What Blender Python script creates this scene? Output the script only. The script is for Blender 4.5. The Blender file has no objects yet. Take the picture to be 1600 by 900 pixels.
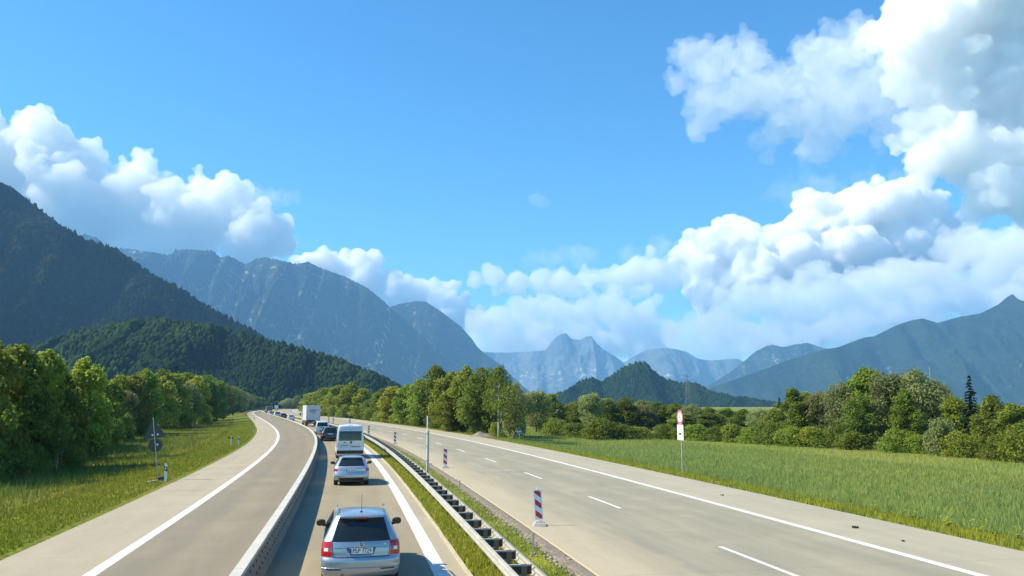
import bpy, bmesh, math, random
import numpy as np
from mathutils import Vector, noise, Matrix

S = bpy.context.scene
COL = S.collection
R = math.radians
random.seed(7)
RNG = np.random.default_rng(11)

# ------------------------------------------------------------------ camera
F, CH, YH = 1256.0, 4.0, 632.0            # focal length in photo pixels, eye height, horizon row
TH = math.atan((YH - 450) / F)
cam_d = bpy.data.cameras.new('camera')
cam = bpy.data.objects.new('camera', cam_d); COL.objects.link(cam)
cam_d.sensor_width = 36.0
cam_d.lens = 36.0 * F / 1600.0
cam_d.clip_start = 0.2; cam_d.clip_end = 60000
cam.location = (0, 0, CH)
cam.rotation_euler = (math.pi / 2 + TH, 0, 0)
S.camera = cam

# ------------------------------------------------------------------ sky, sun, exposure
SUN_EL, SUN_AZ = R(44), R(267)            # azimuth clockwise from +Y (sun stands to the left, a little behind)
W = bpy.data.worlds.new('World'); S.world = W; W.use_nodes = True
wn = W.node_tree; wn.nodes.clear()
sky = wn.nodes.new('ShaderNodeTexSky'); sky.sky_type = 'NISHITA'; sky.sun_disc = False
sky.sun_elevation = SUN_EL; sky.sun_rotation = SUN_AZ
sky.altitude = 600; sky.air_density = 1.0; sky.dust_density = 0.15; sky.ozone_density = 2.6
hsv = wn.nodes.new('ShaderNodeHueSaturation'); hsv.inputs['Saturation'].default_value = 1.25; hsv.inputs['Value'].default_value = 1.0
bg = wn.nodes.new('ShaderNodeBackground'); bg.inputs['Strength'].default_value = 0.115
wo = wn.nodes.new('ShaderNodeOutputWorld')
tint = wn.nodes.new('ShaderNodeMix'); tint.data_type = 'RGBA'; tint.blend_type = 'MULTIPLY'; tint.inputs['Factor'].default_value = 1.0
tint.inputs['B'].default_value = (.66, .98, 1.0, 1)      # the camera's cool white balance of the blue
wn.links.new(sky.outputs[0], hsv.inputs['Color']); wn.links.new(hsv.outputs[0], tint.inputs['A']); wn.links.new(tint.outputs['Result'], bg.inputs[0]); wn.links.new(bg.outputs[0], wo.inputs[0])
sl = bpy.data.lights.new('sun', 'SUN'); sl.energy = 5.0; sl.angle = R(0.5); sl.color = (1.0, 0.90, 0.69)
sun = bpy.data.objects.new('sun', sl); COL.objects.link(sun)
sd = Vector((-math.sin(SUN_AZ) * math.cos(SUN_EL), -math.cos(SUN_AZ) * math.cos(SUN_EL), -math.sin(SUN_EL)))
sun.rotation_euler = sd.to_track_quat('-Z', 'Y').to_euler()
S.view_settings.view_transform = 'Standard'; S.view_settings.look = 'None'
S.view_settings.exposure = 0.97; S.view_settings.gamma = 1.0; S.view_settings.use_curve_mapping = False
S.cycles.use_denoising = True
S.cycles.max_bounces = 18; S.cycles.volume_bounces = 16; S.cycles.transparent_max_bounces = 8
S.cycles.diffuse_bounces = 5; S.cycles.glossy_bounces = 3

# ------------------------------------------------------------------ helpers
def ray(px, py):
    u = (px - 800) / F; v = (450 - py) / F
    return Vector((u, math.cos(TH) - v * math.sin(TH), math.sin(TH) + v * math.cos(TH)))
def G(px, py, z=0.0):
    d = ray(px, py); t = (z - CH) / d.z
    return Vector((d.x * t, d.y * t, z))
def at(px, py, depth):                      # point on a sight line at forward distance depth
    d = ray(px, py); t = depth / d.y
    return Vector((d.x * t, depth, CH + d.z * t))

_sy = np.array([-80, 0, 20, 50, 77, 103, 143, 218, 282, 362, 435, 524, 600, 800, 1000, 1400.])
_ss = np.array([.18, .19, .195, .215, .245, .285, .325, .34, .34, .325, .30, .265, .23, .08, -.02, -.1])
YS = np.arange(-80, 1400.1, 1.0)
SL = np.interp(YS, _sy, _ss)
SL = np.convolve(np.pad(SL, 15, mode='edge'), np.ones(31) / 31, 'valid')
XS = -np.concatenate([[0], np.cumsum((SL[1:] + SL[:-1]) / 2)])
XS += 2.15 - np.interp(0, YS, XS)
def path(y, off=0.0):                        # the right edge line of the used lane is the reference line
    s = float(np.interp(y, YS, SL)); x = float(np.interp(y, YS, XS))
    n = 1 / math.sqrt(1 + s * s)
    return Vector((x + off * n, y + off * s * n, 0.0))
def heading(y): return math.atan(float(np.interp(y, YS, SL)))

def link(name, me, mat=None, parent=None, loc=None, rz=0, smooth=False):
    o = bpy.data.objects.new(name, me); COL.objects.link(o)
    if mat is not None and me is not None and len(me.materials) == 0: me.materials.append(mat)
    if parent is not None: o.parent = parent
    if loc is not None: o.location = loc
    if rz: o.rotation_euler = (0, 0, rz)
    if smooth and me is not None: me.polygons.foreach_set('use_smooth', [True] * len(me.polygons))
    return o
def mesh(verts, faces, name='m'):
    me = bpy.data.meshes.new(name); me.from_pydata([tuple(v) for v in verts], [], faces); me.update(); return me
def npmesh(V, Fc, name='m'):
    V = np.asarray(V, np.float32); Fc = np.asarray(Fc, np.int32); k = Fc.shape[1]
    me = bpy.data.meshes.new(name)
    me.vertices.add(len(V)); me.vertices.foreach_set('co', V.ravel())
    me.loops.add(Fc.size); me.loops.foreach_set('vertex_index', Fc.ravel())
    me.polygons.add(len(Fc)); me.polygons.foreach_set('loop_start', np.arange(0, Fc.size, k, dtype=np.int32))
    me.update(calc_edges=True); me.validate(); return me
def tag(o, label, cat, group=None, kind=None):
    o['label'] = label; o['category'] = cat
    if group: o['group'] = group
    if kind: o['kind'] = kind
    return o
def struct(o, kind='structure', label=None):
    o['kind'] = kind
    if label: o['label'] = label
    return o
def empty(name, loc, rz=0):
    o = bpy.data.objects.new(name, None); COL.objects.link(o); o.location = loc; o.rotation_euler = (0, 0, rz); o.empty_display_size = .2
    return o

class MB:                                    # collects simple shapes into one mesh
    def __init__(s): s.v = []; s.f = []
    def add(s, v, f):
        b = len(s.v); s.v += [tuple(p) for p in v]; s.f += [[b + i for i in q] for q in f]; return s
    def box(s, c, d, rx=0, ry=0, rz=0, top=1.0):
        m = Matrix.Rotation(rz, 3, 'Z') @ Matrix.Rotation(ry, 3, 'Y') @ Matrix.Rotation(rx, 3, 'X'); c = Vector(c); v = []
        for z in (-1, 1):
            k = top if z > 0 else 1.0
            for x, y in ((-1, -1), (1, -1), (1, 1), (-1, 1)): v.append(c + m @ Vector((x * d[0] * k / 2, y * d[1] * k / 2, z * d[2] / 2)))
        return s.add(v, [[3, 2, 1, 0], [4, 5, 6, 7], [0, 1, 5, 4], [1, 2, 6, 5], [2, 3, 7, 6], [3, 0, 4, 7]])
    def tube(s, p, r, n=8, cap=True):
        p = [Vector(q) for q in p]; rs = r if isinstance(r, (list, tuple)) else [r] * len(p); v = []; f = []
        for i, q in enumerate(p):
            t = (p[min(i + 1, len(p) - 1)] - p[max(i - 1, 0)]).normalized()
            a = t.cross(Vector((0, 0, 1)) if abs(t.z) < .9 else Vector((1, 0, 0))).normalized(); b = t.cross(a)
            for k in range(n):
                an = 2 * math.pi * k / n; v.append(q + (a * math.cos(an) + b * math.sin(an)) * rs[i])
        for i in range(len(p) - 1):
            for k in range(n): f.append([i * n + k, i * n + (k + 1) % n, (i + 1) * n + (k + 1) % n, (i + 1) * n + k])
        if cap: f += [list(range(n))[::-1], [(len(p) - 1) * n + k for k in range(n)]]
        return s.add(v, f)
    def disc(s, c, r, axis, th, n=20):         # short cylinder
        a = Vector(axis).normalized() * th / 2; c = Vector(c); return s.tube([c - a, c + a], r, n)
    def prism(s, pts, th, plane='xz'):         # outline in x,z given thickness in y (centred on y=0)
        n = len(pts); v = [(x, -th / 2, z) for x, z in pts] + [(x, th / 2, z) for x, z in pts]
        f = [list(range(n)), list(range(n, 2 * n))[::-1]] + [[i + n, (i + 1) % n + n, (i + 1) % n, i][::1] for i in range(n)]
        return s.add(v, f)
    def build(s, name, mat, parent=None, smooth=False, loc=None, rz=0):
        me = mesh(s.v, s.f, name)
        bm = bmesh.new(); bm.from_mesh(me); bmesh.ops.recalc_face_normals(bm, faces=bm.faces); bm.to_mesh(me); bm.free()
        return link(name, me, mat, parent, loc, rz, smooth)

# ------------------------------------------------------------------ materials
MATS = {}
def mat(name, col, rough=.6, metal=0., spec=.5, coat=0., noise_amt=0., noise_scale=5., col2=None, bump=0., bump_scale=30., trans=0., coord='Object', detail=6.):
    if name in MATS: return MATS[name]
    m = bpy.data.materials.new(name); m.use_nodes = True; nt = m.node_tree; b = nt.nodes['Principled BSDF']
    b.inputs['Base Color'].default_value = (*col, 1); b.inputs['Roughness'].default_value = rough; b.inputs['Metallic'].default_value = metal
    b.inputs['Specular IOR Level'].default_value = spec; b.inputs['Coat Weight'].default_value = coat; b.inputs['Coat Roughness'].default_value = .05
    if col2 or bump:
        tc = nt.nodes.new('ShaderNodeTexCoord')
    if col2:
        no = nt.nodes.new('ShaderNodeTexNoise'); no.inputs['Scale'].default_value = noise_scale; no.inputs['Detail'].default_value = detail
        no.inputs['Roughness'].default_value = .65
        rp = nt.nodes.new('ShaderNodeValToRGB'); rp.color_ramp.elements[0].position = .32; rp.color_ramp.elements[1].position = .68
        rp.color_ramp.elements[0].color = (*col, 1); rp.color_ramp.elements[1].color = (*col2, 1)
        nt.links.new(tc.outputs[coord], no.inputs['Vector']); nt.links.new(no.outputs['Fac'], rp.inputs['Fac']); nt.links.new(rp.outputs[0], b.inputs['Base Color'])
    if bump:
        nb = nt.nodes.new('ShaderNodeTexNoise'); nb.inputs['Scale'].default_value = bump_scale; nb.inputs['Detail'].default_value = 5
        bp = nt.nodes.new('ShaderNodeBump'); bp.inputs['Strength'].default_value = bump; bp.inputs['Distance'].default_value = .02
        nt.links.new(tc.outputs[coord], nb.inputs['Vector']); nt.links.new(nb.outputs['Fac'], bp.inputs['Height']); nt.links.new(bp.outputs[0], b.inputs['Normal'])
    MATS[name] = m; return m

def leaf_mat(name, c1, c2, tr=.35, spec=.15, patch=None, pscale=.08):
    m = bpy.data.materials.new(name); m.use_nodes = True; nt = m.node_tree; nt.nodes.clear(); N = nt.nodes.new; Lk = nt.links.new
    geo = N('ShaderNodeNewGeometry'); oi = N('ShaderNodeObjectInfo')
    mx = N('ShaderNodeMix'); mx.data_type = 'RGBA'; mx.inputs['A'].default_value = (*c1, 1); mx.inputs['B'].default_value = (*c2, 1)
    Lk(geo.outputs['Random Per Island'], mx.inputs['Factor'])
    hs = N('ShaderNodeHueSaturation')
    mr = N('ShaderNodeMapRange'); mr.inputs['To Min'].default_value = .72; mr.inputs['To Max'].default_value = 1.3
    Lk(oi.outputs['Random'], mr.inputs['Value']); Lk(mr.outputs[0], hs.inputs['Value'])
    mh = N('ShaderNodeMath'); mh.operation = 'MULTIPLY'; mh.inputs[1].default_value = 7.31
    mf = N('ShaderNodeMath'); mf.operation = 'FRACT'; Lk(oi.outputs['Random'], mh.inputs[0]); Lk(mh.outputs[0], mf.inputs[0])
    m2 = N('ShaderNodeMapRange'); m2.inputs['To Min'].default_value = .49; m2.inputs['To Max'].default_value = .525
    Lk(mf.outputs[0], m2.inputs['Value']); Lk(m2.outputs[0], hs.inputs['Hue']); Lk(mx.outputs['Result'], hs.inputs['Color'])
    d = N('ShaderNodeBsdfPrincipled'); d.inputs['Roughness'].default_value = .55; d.inputs['Specular IOR Level'].default_value = spec
    if patch:                                    # meadow patches of another tone
        pn = N('ShaderNodeTexNoise'); pn.inputs['Scale'].default_value = pscale; pn.inputs['Detail'].default_value = 5; Lk(geo.outputs['Position'], pn.inputs['Vector'])
        pr = N('ShaderNodeMapRange'); pr.inputs['From Min'].default_value = .45; pr.inputs['From Max'].default_value = .65; Lk(pn.outputs['Fac'], pr.inputs['Value'])
        pm_ = N('ShaderNodeMix'); pm_.data_type = 'RGBA'; Lk(pr.outputs[0], pm_.inputs['Factor']); Lk(mx.outputs['Result'], pm_.inputs['A']); pm_.inputs['B'].default_value = (*patch, 1); Lk(pm_.outputs['Result'], hs.inputs['Color'])
    t = N('ShaderNodeBsdfTranslucent'); ms = N('ShaderNodeMixShader'); ms.inputs[0].default_value = tr
    Lk(hs.outputs[0], d.inputs['Base Color']); Lk(hs.outputs[0], t.inputs['Color']); Lk(d.outputs[0], ms.inputs[1]); Lk(t.outputs[0], ms.inputs[2])
    o = N('ShaderNodeOutputMaterial'); Lk(ms.outputs[0], o.inputs['Surface']); MATS[name] = m; return m

def road_mat(name, base, dark, tan, tracks=(), tan_edge=None, lanes=.12):
    """concrete / asphalt: u = metres across, v = metres along the road"""
    m = bpy.data.materials.new(name); m.use_nodes = True; nt = m.node_tree; N = nt.nodes.new; Lk = nt.links.new; b = nt.nodes['Principled BSDF']
    b.inputs['Roughness'].default_value = .85; b.inputs['Specular IOR Level'].default_value = .25
    uv = N('ShaderNodeUVMap'); sep = N('ShaderNodeSeparateXYZ'); Lk(uv.outputs[0], sep.inputs[0])
    mp = N('ShaderNodeMapping'); mp.inputs['Scale'].default_value = (1, .12, 1); Lk(uv.outputs[0], mp.inputs[0])
    n1 = N('ShaderNodeTexNoise'); n1.inputs['Scale'].default_value = .9; n1.inputs['Detail'].default_value = 8; n1.inputs['Roughness'].default_value = .7; Lk(mp.outputs[0], n1.inputs[0])
    n2 = N('ShaderNodeTexNoise'); n2.inputs['Scale'].default_value = .35; n2.inputs['Detail'].default_value = 6; Lk(uv.outputs[0], n2.inputs[0])
    n3 = N('ShaderNodeTexNoise'); n3.inputs['Scale'].default_value = 14; n3.inputs['Detail'].default_value = 4; Lk(uv.outputs[0], n3.inputs[0])
    def ramp(src, lo, hi, c0, c1):
        r = N('ShaderNodeValToRGB'); r.color_ramp.elements[0].position = lo; r.color_ramp.elements[1].position = hi
        r.color_ramp.elements[0].color = c0; r.color_ramp.elements[1].color = c1; Lk(src, r.inputs[0]); return r.outputs[0]
    def mix(f, a, bcol, mode='MIX'):
        x = N('ShaderNodeMix'); x.data_type = 'RGBA'; x.blend_type = mode
        for sock, val in (('Factor', f), ('A', a), ('B', bcol)):
            if isinstance(val, bpy.types.NodeSocket): Lk(val, x.inputs[sock])
            elif sock == 'Factor': x.inputs[sock].default_value = val
            else: x.inputs[sock].default_value = (*val, 1)
        return x.outputs['Result']
    c = mix(ramp(n1.outputs['Fac'], .38, .62, (0, 0, 0, 1), (1, 1, 1, 1)), base, dark)
    c = mix(ramp(n2.outputs['Fac'], .5, .75, (0, 0, 0, 1), (.8, .8, .8, 1)), c, tan)
    for (u0, wd, amt) in tracks:                 # wheel-worn, darker strips
        s1 = N('ShaderNodeMath'); s1.operation = 'SUBTRACT'; s1.inputs[1].default_value = u0; Lk(sep.outputs[0], s1.inputs[0])
        a1 = N('ShaderNodeMath'); a1.operation = 'ABSOLUTE'; Lk(s1.outputs[0], a1.inputs[0])
        r1 = N('ShaderNodeMapRange'); r1.interpolation_type = 'SMOOTHSTEP'; r1.inputs['From Min'].default_value = wd; r1.inputs['From Max'].default_value = 0
        r1.inputs['To Max'].default_value = amt; Lk(a1.outputs[0], r1.inputs['Value'])
        c = mix(r1.outputs[0], c, dark)
    if tan_edge:                                 # dusty edge with a ragged border
        u0, wd, colr = tan_edge
        wob = N('ShaderNodeMath'); wob.operation = 'MULTIPLY_ADD'; wob.inputs[1].default_value = 3.0; Lk(n1.outputs['Fac'], wob.inputs[0]); Lk(sep.outputs[0], wob.inputs[2])
        r1 = N('ShaderNodeMapRange'); r1.interpolation_type = 'SMOOTHSTEP'; r1.inputs['From Min'].default_value = u0 + wd + 1.5; r1.inputs['From Max'].default_value = u0 + 1.5
        r1.inputs['To Max'].default_value = .8; Lk(wob.outputs[0], r1.inputs['Value'])
        c = mix(r1.outputs[0], c, colr)
    c = mix(ramp(n3.outputs['Fac'], .2, .8, (0, 0, 0, 1), (.35, .35, .35, 1)), c, tuple(x * .6 for x in base))
    # transverse slab joints
    fm = N('ShaderNodeMath'); fm.operation = 'PINGPONG'; fm.inputs[1].default_value = 2.5; Lk(sep.outputs[1], fm.inputs[0])
    jl = N('ShaderNodeMapRange'); jl.inputs['From Min'].default_value = .03; jl.inputs['From Max'].default_value = .0; jl.inputs['To Max'].default_value = .5; Lk(fm.outputs[0], jl.inputs['Value'])
    c = mix(jl.outputs[0], c, tuple(x * .45 for x in base))
    Lk(c, b.inputs['Base Color'])
    bp = N('ShaderNodeBump'); bp.inputs['Strength'].default_value = .25; bp.inputs['Distance'].default_value = .01; Lk(n3.outputs['Fac'], bp.inputs['Height']); Lk(bp.outputs[0], b.inputs['Normal'])
    MATS[name] = m; return m

def grass_ground(name, cols, scale=.5):
    m = bpy.data.materials.new(name); m.use_nodes = True; nt = m.node_tree; N = nt.nodes.new; Lk = nt.links.new; b = nt.nodes['Principled BSDF']
    b.inputs['Roughness'].default_value = .9; b.inputs['Specular IOR Level'].default_value = .1
    tc = N('ShaderNodeTexCoord')
    n1 = N('ShaderNodeTexNoise'); n1.inputs['Scale'].default_value = scale * .12; n1.inputs['Detail'].default_value = 8; n1.inputs['Roughness'].default_value = .6; Lk(tc.outputs['Object'], n1.inputs[0])
    n2 = N('ShaderNodeTexNoise'); n2.inputs['Scale'].default_value = scale * 8; n2.inputs['Detail'].default_value = 6; Lk(tc.outputs['Object'], n2.inputs[0])
    r = N('ShaderNodeValToRGB'); e = r.color_ramp.elements; e[0].position = .3; e[1].position = .72
    e[0].color = (*cols[0], 1); e[1].color = (*cols[2], 1); x = e.new(.5); x.color = (*cols[1], 1); Lk(n1.outputs['Fac'], r.inputs[0])
    mx = N('ShaderNodeMix'); mx.data_type = 'RGBA'; mx.blend_type = 'MULTIPLY'
    r2 = N('ShaderNodeMapRange'); r2.inputs['From Min'].default_value = .3; r2.inputs['From Max'].default_value = .7; r2.inputs['To Min'].default_value = .55; r2.inputs['To Max'].default_value = 1.25; Lk(n2.outputs['Fac'], r2.inputs['Value'])
    mx.inputs['Factor'].default_value = 1; Lk(r.outputs[0], mx.inputs['A']); Lk(r2.outputs[0], mx.inputs['B']); Lk(mx.outputs['Result'], b.inputs['Base Color'])
    bp = N('ShaderNodeBump'); bp.inputs['Strength'].default_value = .8; bp.inputs['Distance'].default_value = .15; Lk(n2.outputs['Fac'], bp.inputs['Height']); Lk(bp.outputs[0], b.inputs['Normal'])
    MATS[name] = m; return m

white_paint = mat('white_paint', (.52, .51, .47), .6, col2=(.70, .69, .65), noise_scale=2.2, coord='Object')
galv = mat('galvanised_steel', (.34, .325, .28), .55, .3, col2=(.46, .44, .385), noise_scale=2.)
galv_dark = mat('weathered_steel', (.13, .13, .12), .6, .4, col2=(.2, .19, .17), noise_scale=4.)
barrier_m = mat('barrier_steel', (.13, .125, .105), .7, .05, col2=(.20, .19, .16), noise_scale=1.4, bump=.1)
black = mat('black_plastic', (.02, .02, .022), .5)
rubber = mat('tyre_rubber', (.018, .018, .018), .8)
glass_dark = mat('tinted_glass', (.012, .016, .018), .04, 0, .6)
red_lens = mat('red_lens', (.42, .012, .015), .12, coat=.6)
white_lens = mat('clear_lens', (.75, .72, .68), .15, coat=.6)
chrome = mat('chrome', (.75, .76, .78), .12, 1.)
rim_m = mat('alloy_rim', (.5, .5, .52), .3, .8)
plate_w = mat('plate_white', (.75, .76, .78), .4)
plate_b = mat('plate_blue', (.01, .06, .42), .4)
ink = mat('black_print', (.012, .012, .014), .5)
stripe_red = mat('reflective_red', (.45, .02, .03), .4)
stripe_wh = mat('reflective_white', (.72, .76, .80), .4)
post_wh = mat('post_white', (.76, .76, .73), .5)
foot_m = mat('recycled_foot', (.42, .41, .39), .8, col2=(.3, .3, .28), noise_scale=8., bump=.2)
sign_back = mat('sign_back_grey', (.05, .06, .06), .5, .2)
wood_stake = mat('wood_stake', (.62, .58, .42), .7, col2=(.5, .45, .3), noise_scale=9.)
bark = mat('bark', (.085, .07, .05), .9, col2=(.14, .12, .095), noise_scale=6., bump=.6, bump_scale=14.)
bark_pale = mat('pale_bark', (.5, .49, .45), .8, col2=(.25, .24, .22), noise_scale=3., bump=.3)
earth = mat('bare_earth', (.16, .125, .09), .95, col2=(.25, .21, .16), noise_scale=2.2, bump=.8, bump_scale=9.)
asph_dark = mat('tar', (.035, .035, .035), .8)

# ------------------------------------------------------------------ ground and carriageways
STA = list(np.arange(-40, 160, 2.0)) + list(np.arange(160, 400, 6.0)) + list(np.arange(400, 1300, 20.0))
def sheet(name, offs, zs, material, sta=STA, kind='structure', jit=None, parent=None):
    v = []; f = []; uv = []; n = len(offs)
    L = 0; prev = None
    for i, y in enumerate(sta):
        p0 = path(y)
        if prev is not None: L += (p0 - prev).length
        prev = p0
        for j, (o, z) in enumerate(zip(offs, zs)):
            oo = o + (jit(y, j) if jit else 0)
            p = path(y, oo); v.append((p.x, p.y, z)); uv.append((oo, L))
    for i in range(len(sta) - 1):
        for j in range(n - 1): f.append([i * n + j, i * n + j + 1, (i + 1) * n + j + 1, (i + 1) * n + j])
    me = mesh(v, f, name); ul = me.uv_layers.new(name='UVMap')
    idx = np.empty(len(me.loops), np.int32); me.loops.foreach_get('vertex_index', idx); ul.data.foreach_set('uv', np.array(uv, np.float32)[idx].ravel())
    o = link(name, me, material, parent)
    if kind and parent is None: struct(o, kind)
    return o

ZL, ZR = -.8, -1.2                           # level of the meadows either side of the embankment
meadow_m = grass_ground('meadow_ground', [(.095, .125, .012), (.14, .165, .016), (.2, .18, .035)], .5)
field_m = grass_ground('field_ground', [(.12, .17, .035), (.17, .21, .04), (.24, .235, .05)], .4)
# far ground reaching the horizon
go = link('ground', mesh([(-12900, -380, -1.6), (12900, -380, -1.6), (12900, 11600, -1.6), (-12900, 11600, -1.6)], [[0, 1, 2, 3]], 'ground'), field_m); struct(go)
sheet('left_meadow', [-420, -150, -60, -30, -20, -15.5, -13, -11.7, -11.0], [-1.9, -1.0, ZL, ZL, ZL, -.5, -.16, -.04, -.03], meadow_m)
sheet('right_meadow', [15.9, 16.6, 18.2, 21, 25, 31, 60, 150, 420], [-.03, -.05, -.2, -.6, -1.0, ZR, ZR, -1.3, -1.9], field_m)
sheet('median_ground', [.55, .8, 1.4, 2.2, 3.0, 3.2], [-.03, .0, .02, .02, -.01, -.05], grass_ground('median_ground_grass', [(.17, .20, .02), (.25, .27, .03), (.34, .32, .06)], 1.2))
jr = lambda y, j: 0.0 if j == 0 else .07 * noise.noise((y * .9, j * 3.3, 1.7))
sheet('earth_strip', [3.05, 3.25, 3.5, 3.62], [-.02, .035, .01, -.02], earth, sta=list(np.arange(-10, 160, .5)), jit=lambda y, j: .16 * noise.noise((y * .8, j * 2.1, 4.2)) if j < 3 else 0)
road_left = road_mat('concrete_left', (.255, .222, .158), (.205, .182, .135), (.295, .252, .175), tracks=((-7.0, .6, .55), (-5.3, .6, .55)))
road_our = road_mat('concrete_lane', (.305, .258, .172), (.25, .215, .148), (.345, .29, .19), tracks=((-2.75, .5, .5), (-1.1, .5, .5)))
road_right = road_mat('concrete_right', (.325, .298, .22), (.24, .228, .175), (.38, .335, .235), tracks=((5.4, .7, .45), (7.1, .6, .35), (9.4, .7, .5), (11.3, .7, .5)), tan_edge=(3.7, 3.2, (.46, .39, .265)))
shoulder_m = road_mat('concrete_shoulder', (.385, .335, .245), (.335, .292, .215), (.42, .365, .265))
shoulder_r = road_mat('concrete_shoulder_grey', (.38, .345, .258), (.33, .302, .23), (.415, .375, .275))
sheet('left_shoulder', [-11.1, -11.0, -8.2], [-.06, 0, 0], shoulder_m)
sheet('left_road', [-8.2, -3.9], [0, 0], road_left)
sheet('used_lane', [-3.9, .2], [0, 0], road_our)
sheet('used_lane_edge', [.2, .6, .64], [0, 0, -.08], shoulder_m)
sheet('concrete_kerb', [.6, .6, .7, .7], [-.05, .035, .035, -.05], mat('kerb_concrete', (.50, .44, .31), .9, col2=(.38, .33, .22), noise_scale=1.2), sta=list(np.arange(-10, 120, .8)), jit=lambda y, j: .025 * noise.noise((y * .7, 0, 9.1)))
sheet('right_road', [3.6, 3.66, 12.6], [-.1, 0, 0], road_right)
sheet('right_shoulder', [12.6, 16.05, 16.1], [0, 0, -.08], shoulder_r)
MZ = .004
def marking(name, o0, o1, y0, y1, step=2.0):
    return sheet(name, [o0, o1], [MZ, MZ], white_paint, sta=list(np.arange(y0, y1 + .01, step)))
marking('edge_line', -8.32, -8.0, -30, 700)
marking('edge_line', -.17, .2, -30, 700)
marking('edge_line', 12.35, 12.65, -30, 700)
marking('edge_line', 4.25, 4.40, 120, 700)
for k in range(34):
    y0 = 18.0 + k * 12.55
    marking('dashed_line', 8.12, 8.27, y0, y0 + 4.1, 1.025)

# joints and cracks of tar
def crack(pts, w, name='tar_crack'):
    v = []; f = []
    for i, (y, o) in enumerate(pts):
        p = path(y, o); ww = w * random.uniform(.6, 1.2)
        q = path(y + ww, o); v += [(p.x, p.y, .003), (q.x, q.y, .003)]
    for i in range(len(pts) - 1): f.append([2 * i, 2 * i + 2, 2 * i + 3, 2 * i + 1])
    o = link(name, mesh(v, f, name), mat('old_tar', (.15, .145, .13), .9)); struct(o)
for y, a, b_ in ((40.5, -11., -8.4), (76, -11, -4.4), (62, -8, -5), (31, -5.4, -4.6)):
    crack([(y + .25 * noise.noise((o, y, 0)), o) for o in np.linspace(a, b_, 9)], .05)
crack([(21 + i * 1.1, -4.75 + .18 * noise.noise((i * .6, 3, 1))) for i in range(9)], .12)

# ------------------------------------------------------------------ mountains (heightfields at their own distances)
def mtn_mat(name, c1, c2, rock=None, rock_lo=0., rock_hi=1., scale=.004, fine=.05, rock_amt=(.52, .62), stretch=.2, gain=.12, lose=-.14):
    m = bpy.data.materials.new(name); m.use_nodes = True; nt = m.node_tree; N = nt.nodes.new; Lk = nt.links.new; b = nt.nodes['Principled BSDF']
    b.inputs['Roughness'].default_value = .95; b.inputs['Specular IOR Level'].default_value = .05
    tc = N('ShaderNodeTexCoord')
    n1 = N('ShaderNodeTexNoise'); n1.inputs['Scale'].default_value = scale; n1.inputs['Detail'].default_value = 10; n1.inputs['Roughness'].default_value = .62; Lk(tc.outputs['Object'], n1.inputs[0])
    vo = N('ShaderNodeTexVoronoi'); vo.inputs['Scale'].default_value = fine; Lk(tc.outputs['Object'], vo.inputs[0])
    r = N('ShaderNodeValToRGB'); r.color_ramp.elements[0].position = .35; r.color_ramp.elements[1].position = .65
    r.color_ramp.elements[0].color = (*c1, 1); r.color_ramp.elements[1].color = (*c2, 1); Lk(n1.outputs['Fac'], r.inputs[0])
    mx = N('ShaderNodeMix'); mx.data_type = 'RGBA'; mx.blend_type = 'MULTIPLY'; mx.inputs['Factor'].default_value = .6
    mr = N('ShaderNodeMapRange'); mr.inputs['From Max'].default_value = .9; mr.inputs['To Min'].default_value = 1.5; mr.inputs['To Max'].default_value = .35; Lk(vo.outputs['Distance'], mr.inputs['Value'])
    Lk(r.outputs[0], mx.inputs['A']); Lk(mr.outputs[0], mx.inputs['B']); out = mx.outputs['Result']
    if rock:
        at_ = N('ShaderNodeAttribute'); at_.attribute_name = 'relh'
        mp = N('ShaderNodeMapping'); mp.inputs['Scale'].default_value = (1, stretch, stretch); Lk(tc.outputs['Object'], mp.inputs[0])
        n2 = N('ShaderNodeTexNoise'); n2.inputs['Scale'].default_value = scale * 4.5; n2.inputs['Detail'].default_value = 12; n2.inputs['Roughness'].default_value = .72; Lk(mp.outputs[0], n2.inputs[0])
        a = N('ShaderNodeMapRange'); a.inputs['From Min'].default_value = rock_lo; a.inputs['From Max'].default_value = rock_hi; a.inputs['To Min'].default_value = lose; a.inputs['To Max'].default_value = gain; a.clamp = True; Lk(at_.outputs['Fac'], a.inputs['Value'])
        ad = N('ShaderNodeMath'); ad.operation = 'ADD'; Lk(a.outputs[0], ad.inputs[0]); Lk(n2.outputs['Fac'], ad.inputs[1])
        rr = N('ShaderNodeMapRange'); rr.inputs['From Min'].default_value = rock_amt[0]; rr.inputs['From Max'].default_value = rock_amt[1]; Lk(ad.outputs[0], rr.inputs['Value'])
        m3 = N('ShaderNodeMix'); m3.data_type = 'RGBA'; Lk(rr.outputs[0], m3.inputs['Factor']); Lk(out, m3.inputs['A']); m3.inputs['B'].default_value = (*rock, 1); out = m3.outputs['Result']
    Lk(out, b.inputs['Base Color'])
    bp = N('ShaderNodeBump'); bp.inputs['Strength'].default_value = .9; bp.inputs['Distance'].default_value = 8.; bp.invert = True; Lk(vo.outputs['Distance'], bp.inputs['Height']); Lk(bp.outputs[0], b.inputs['Normal'])
    MATS[name] = m; return m

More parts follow.
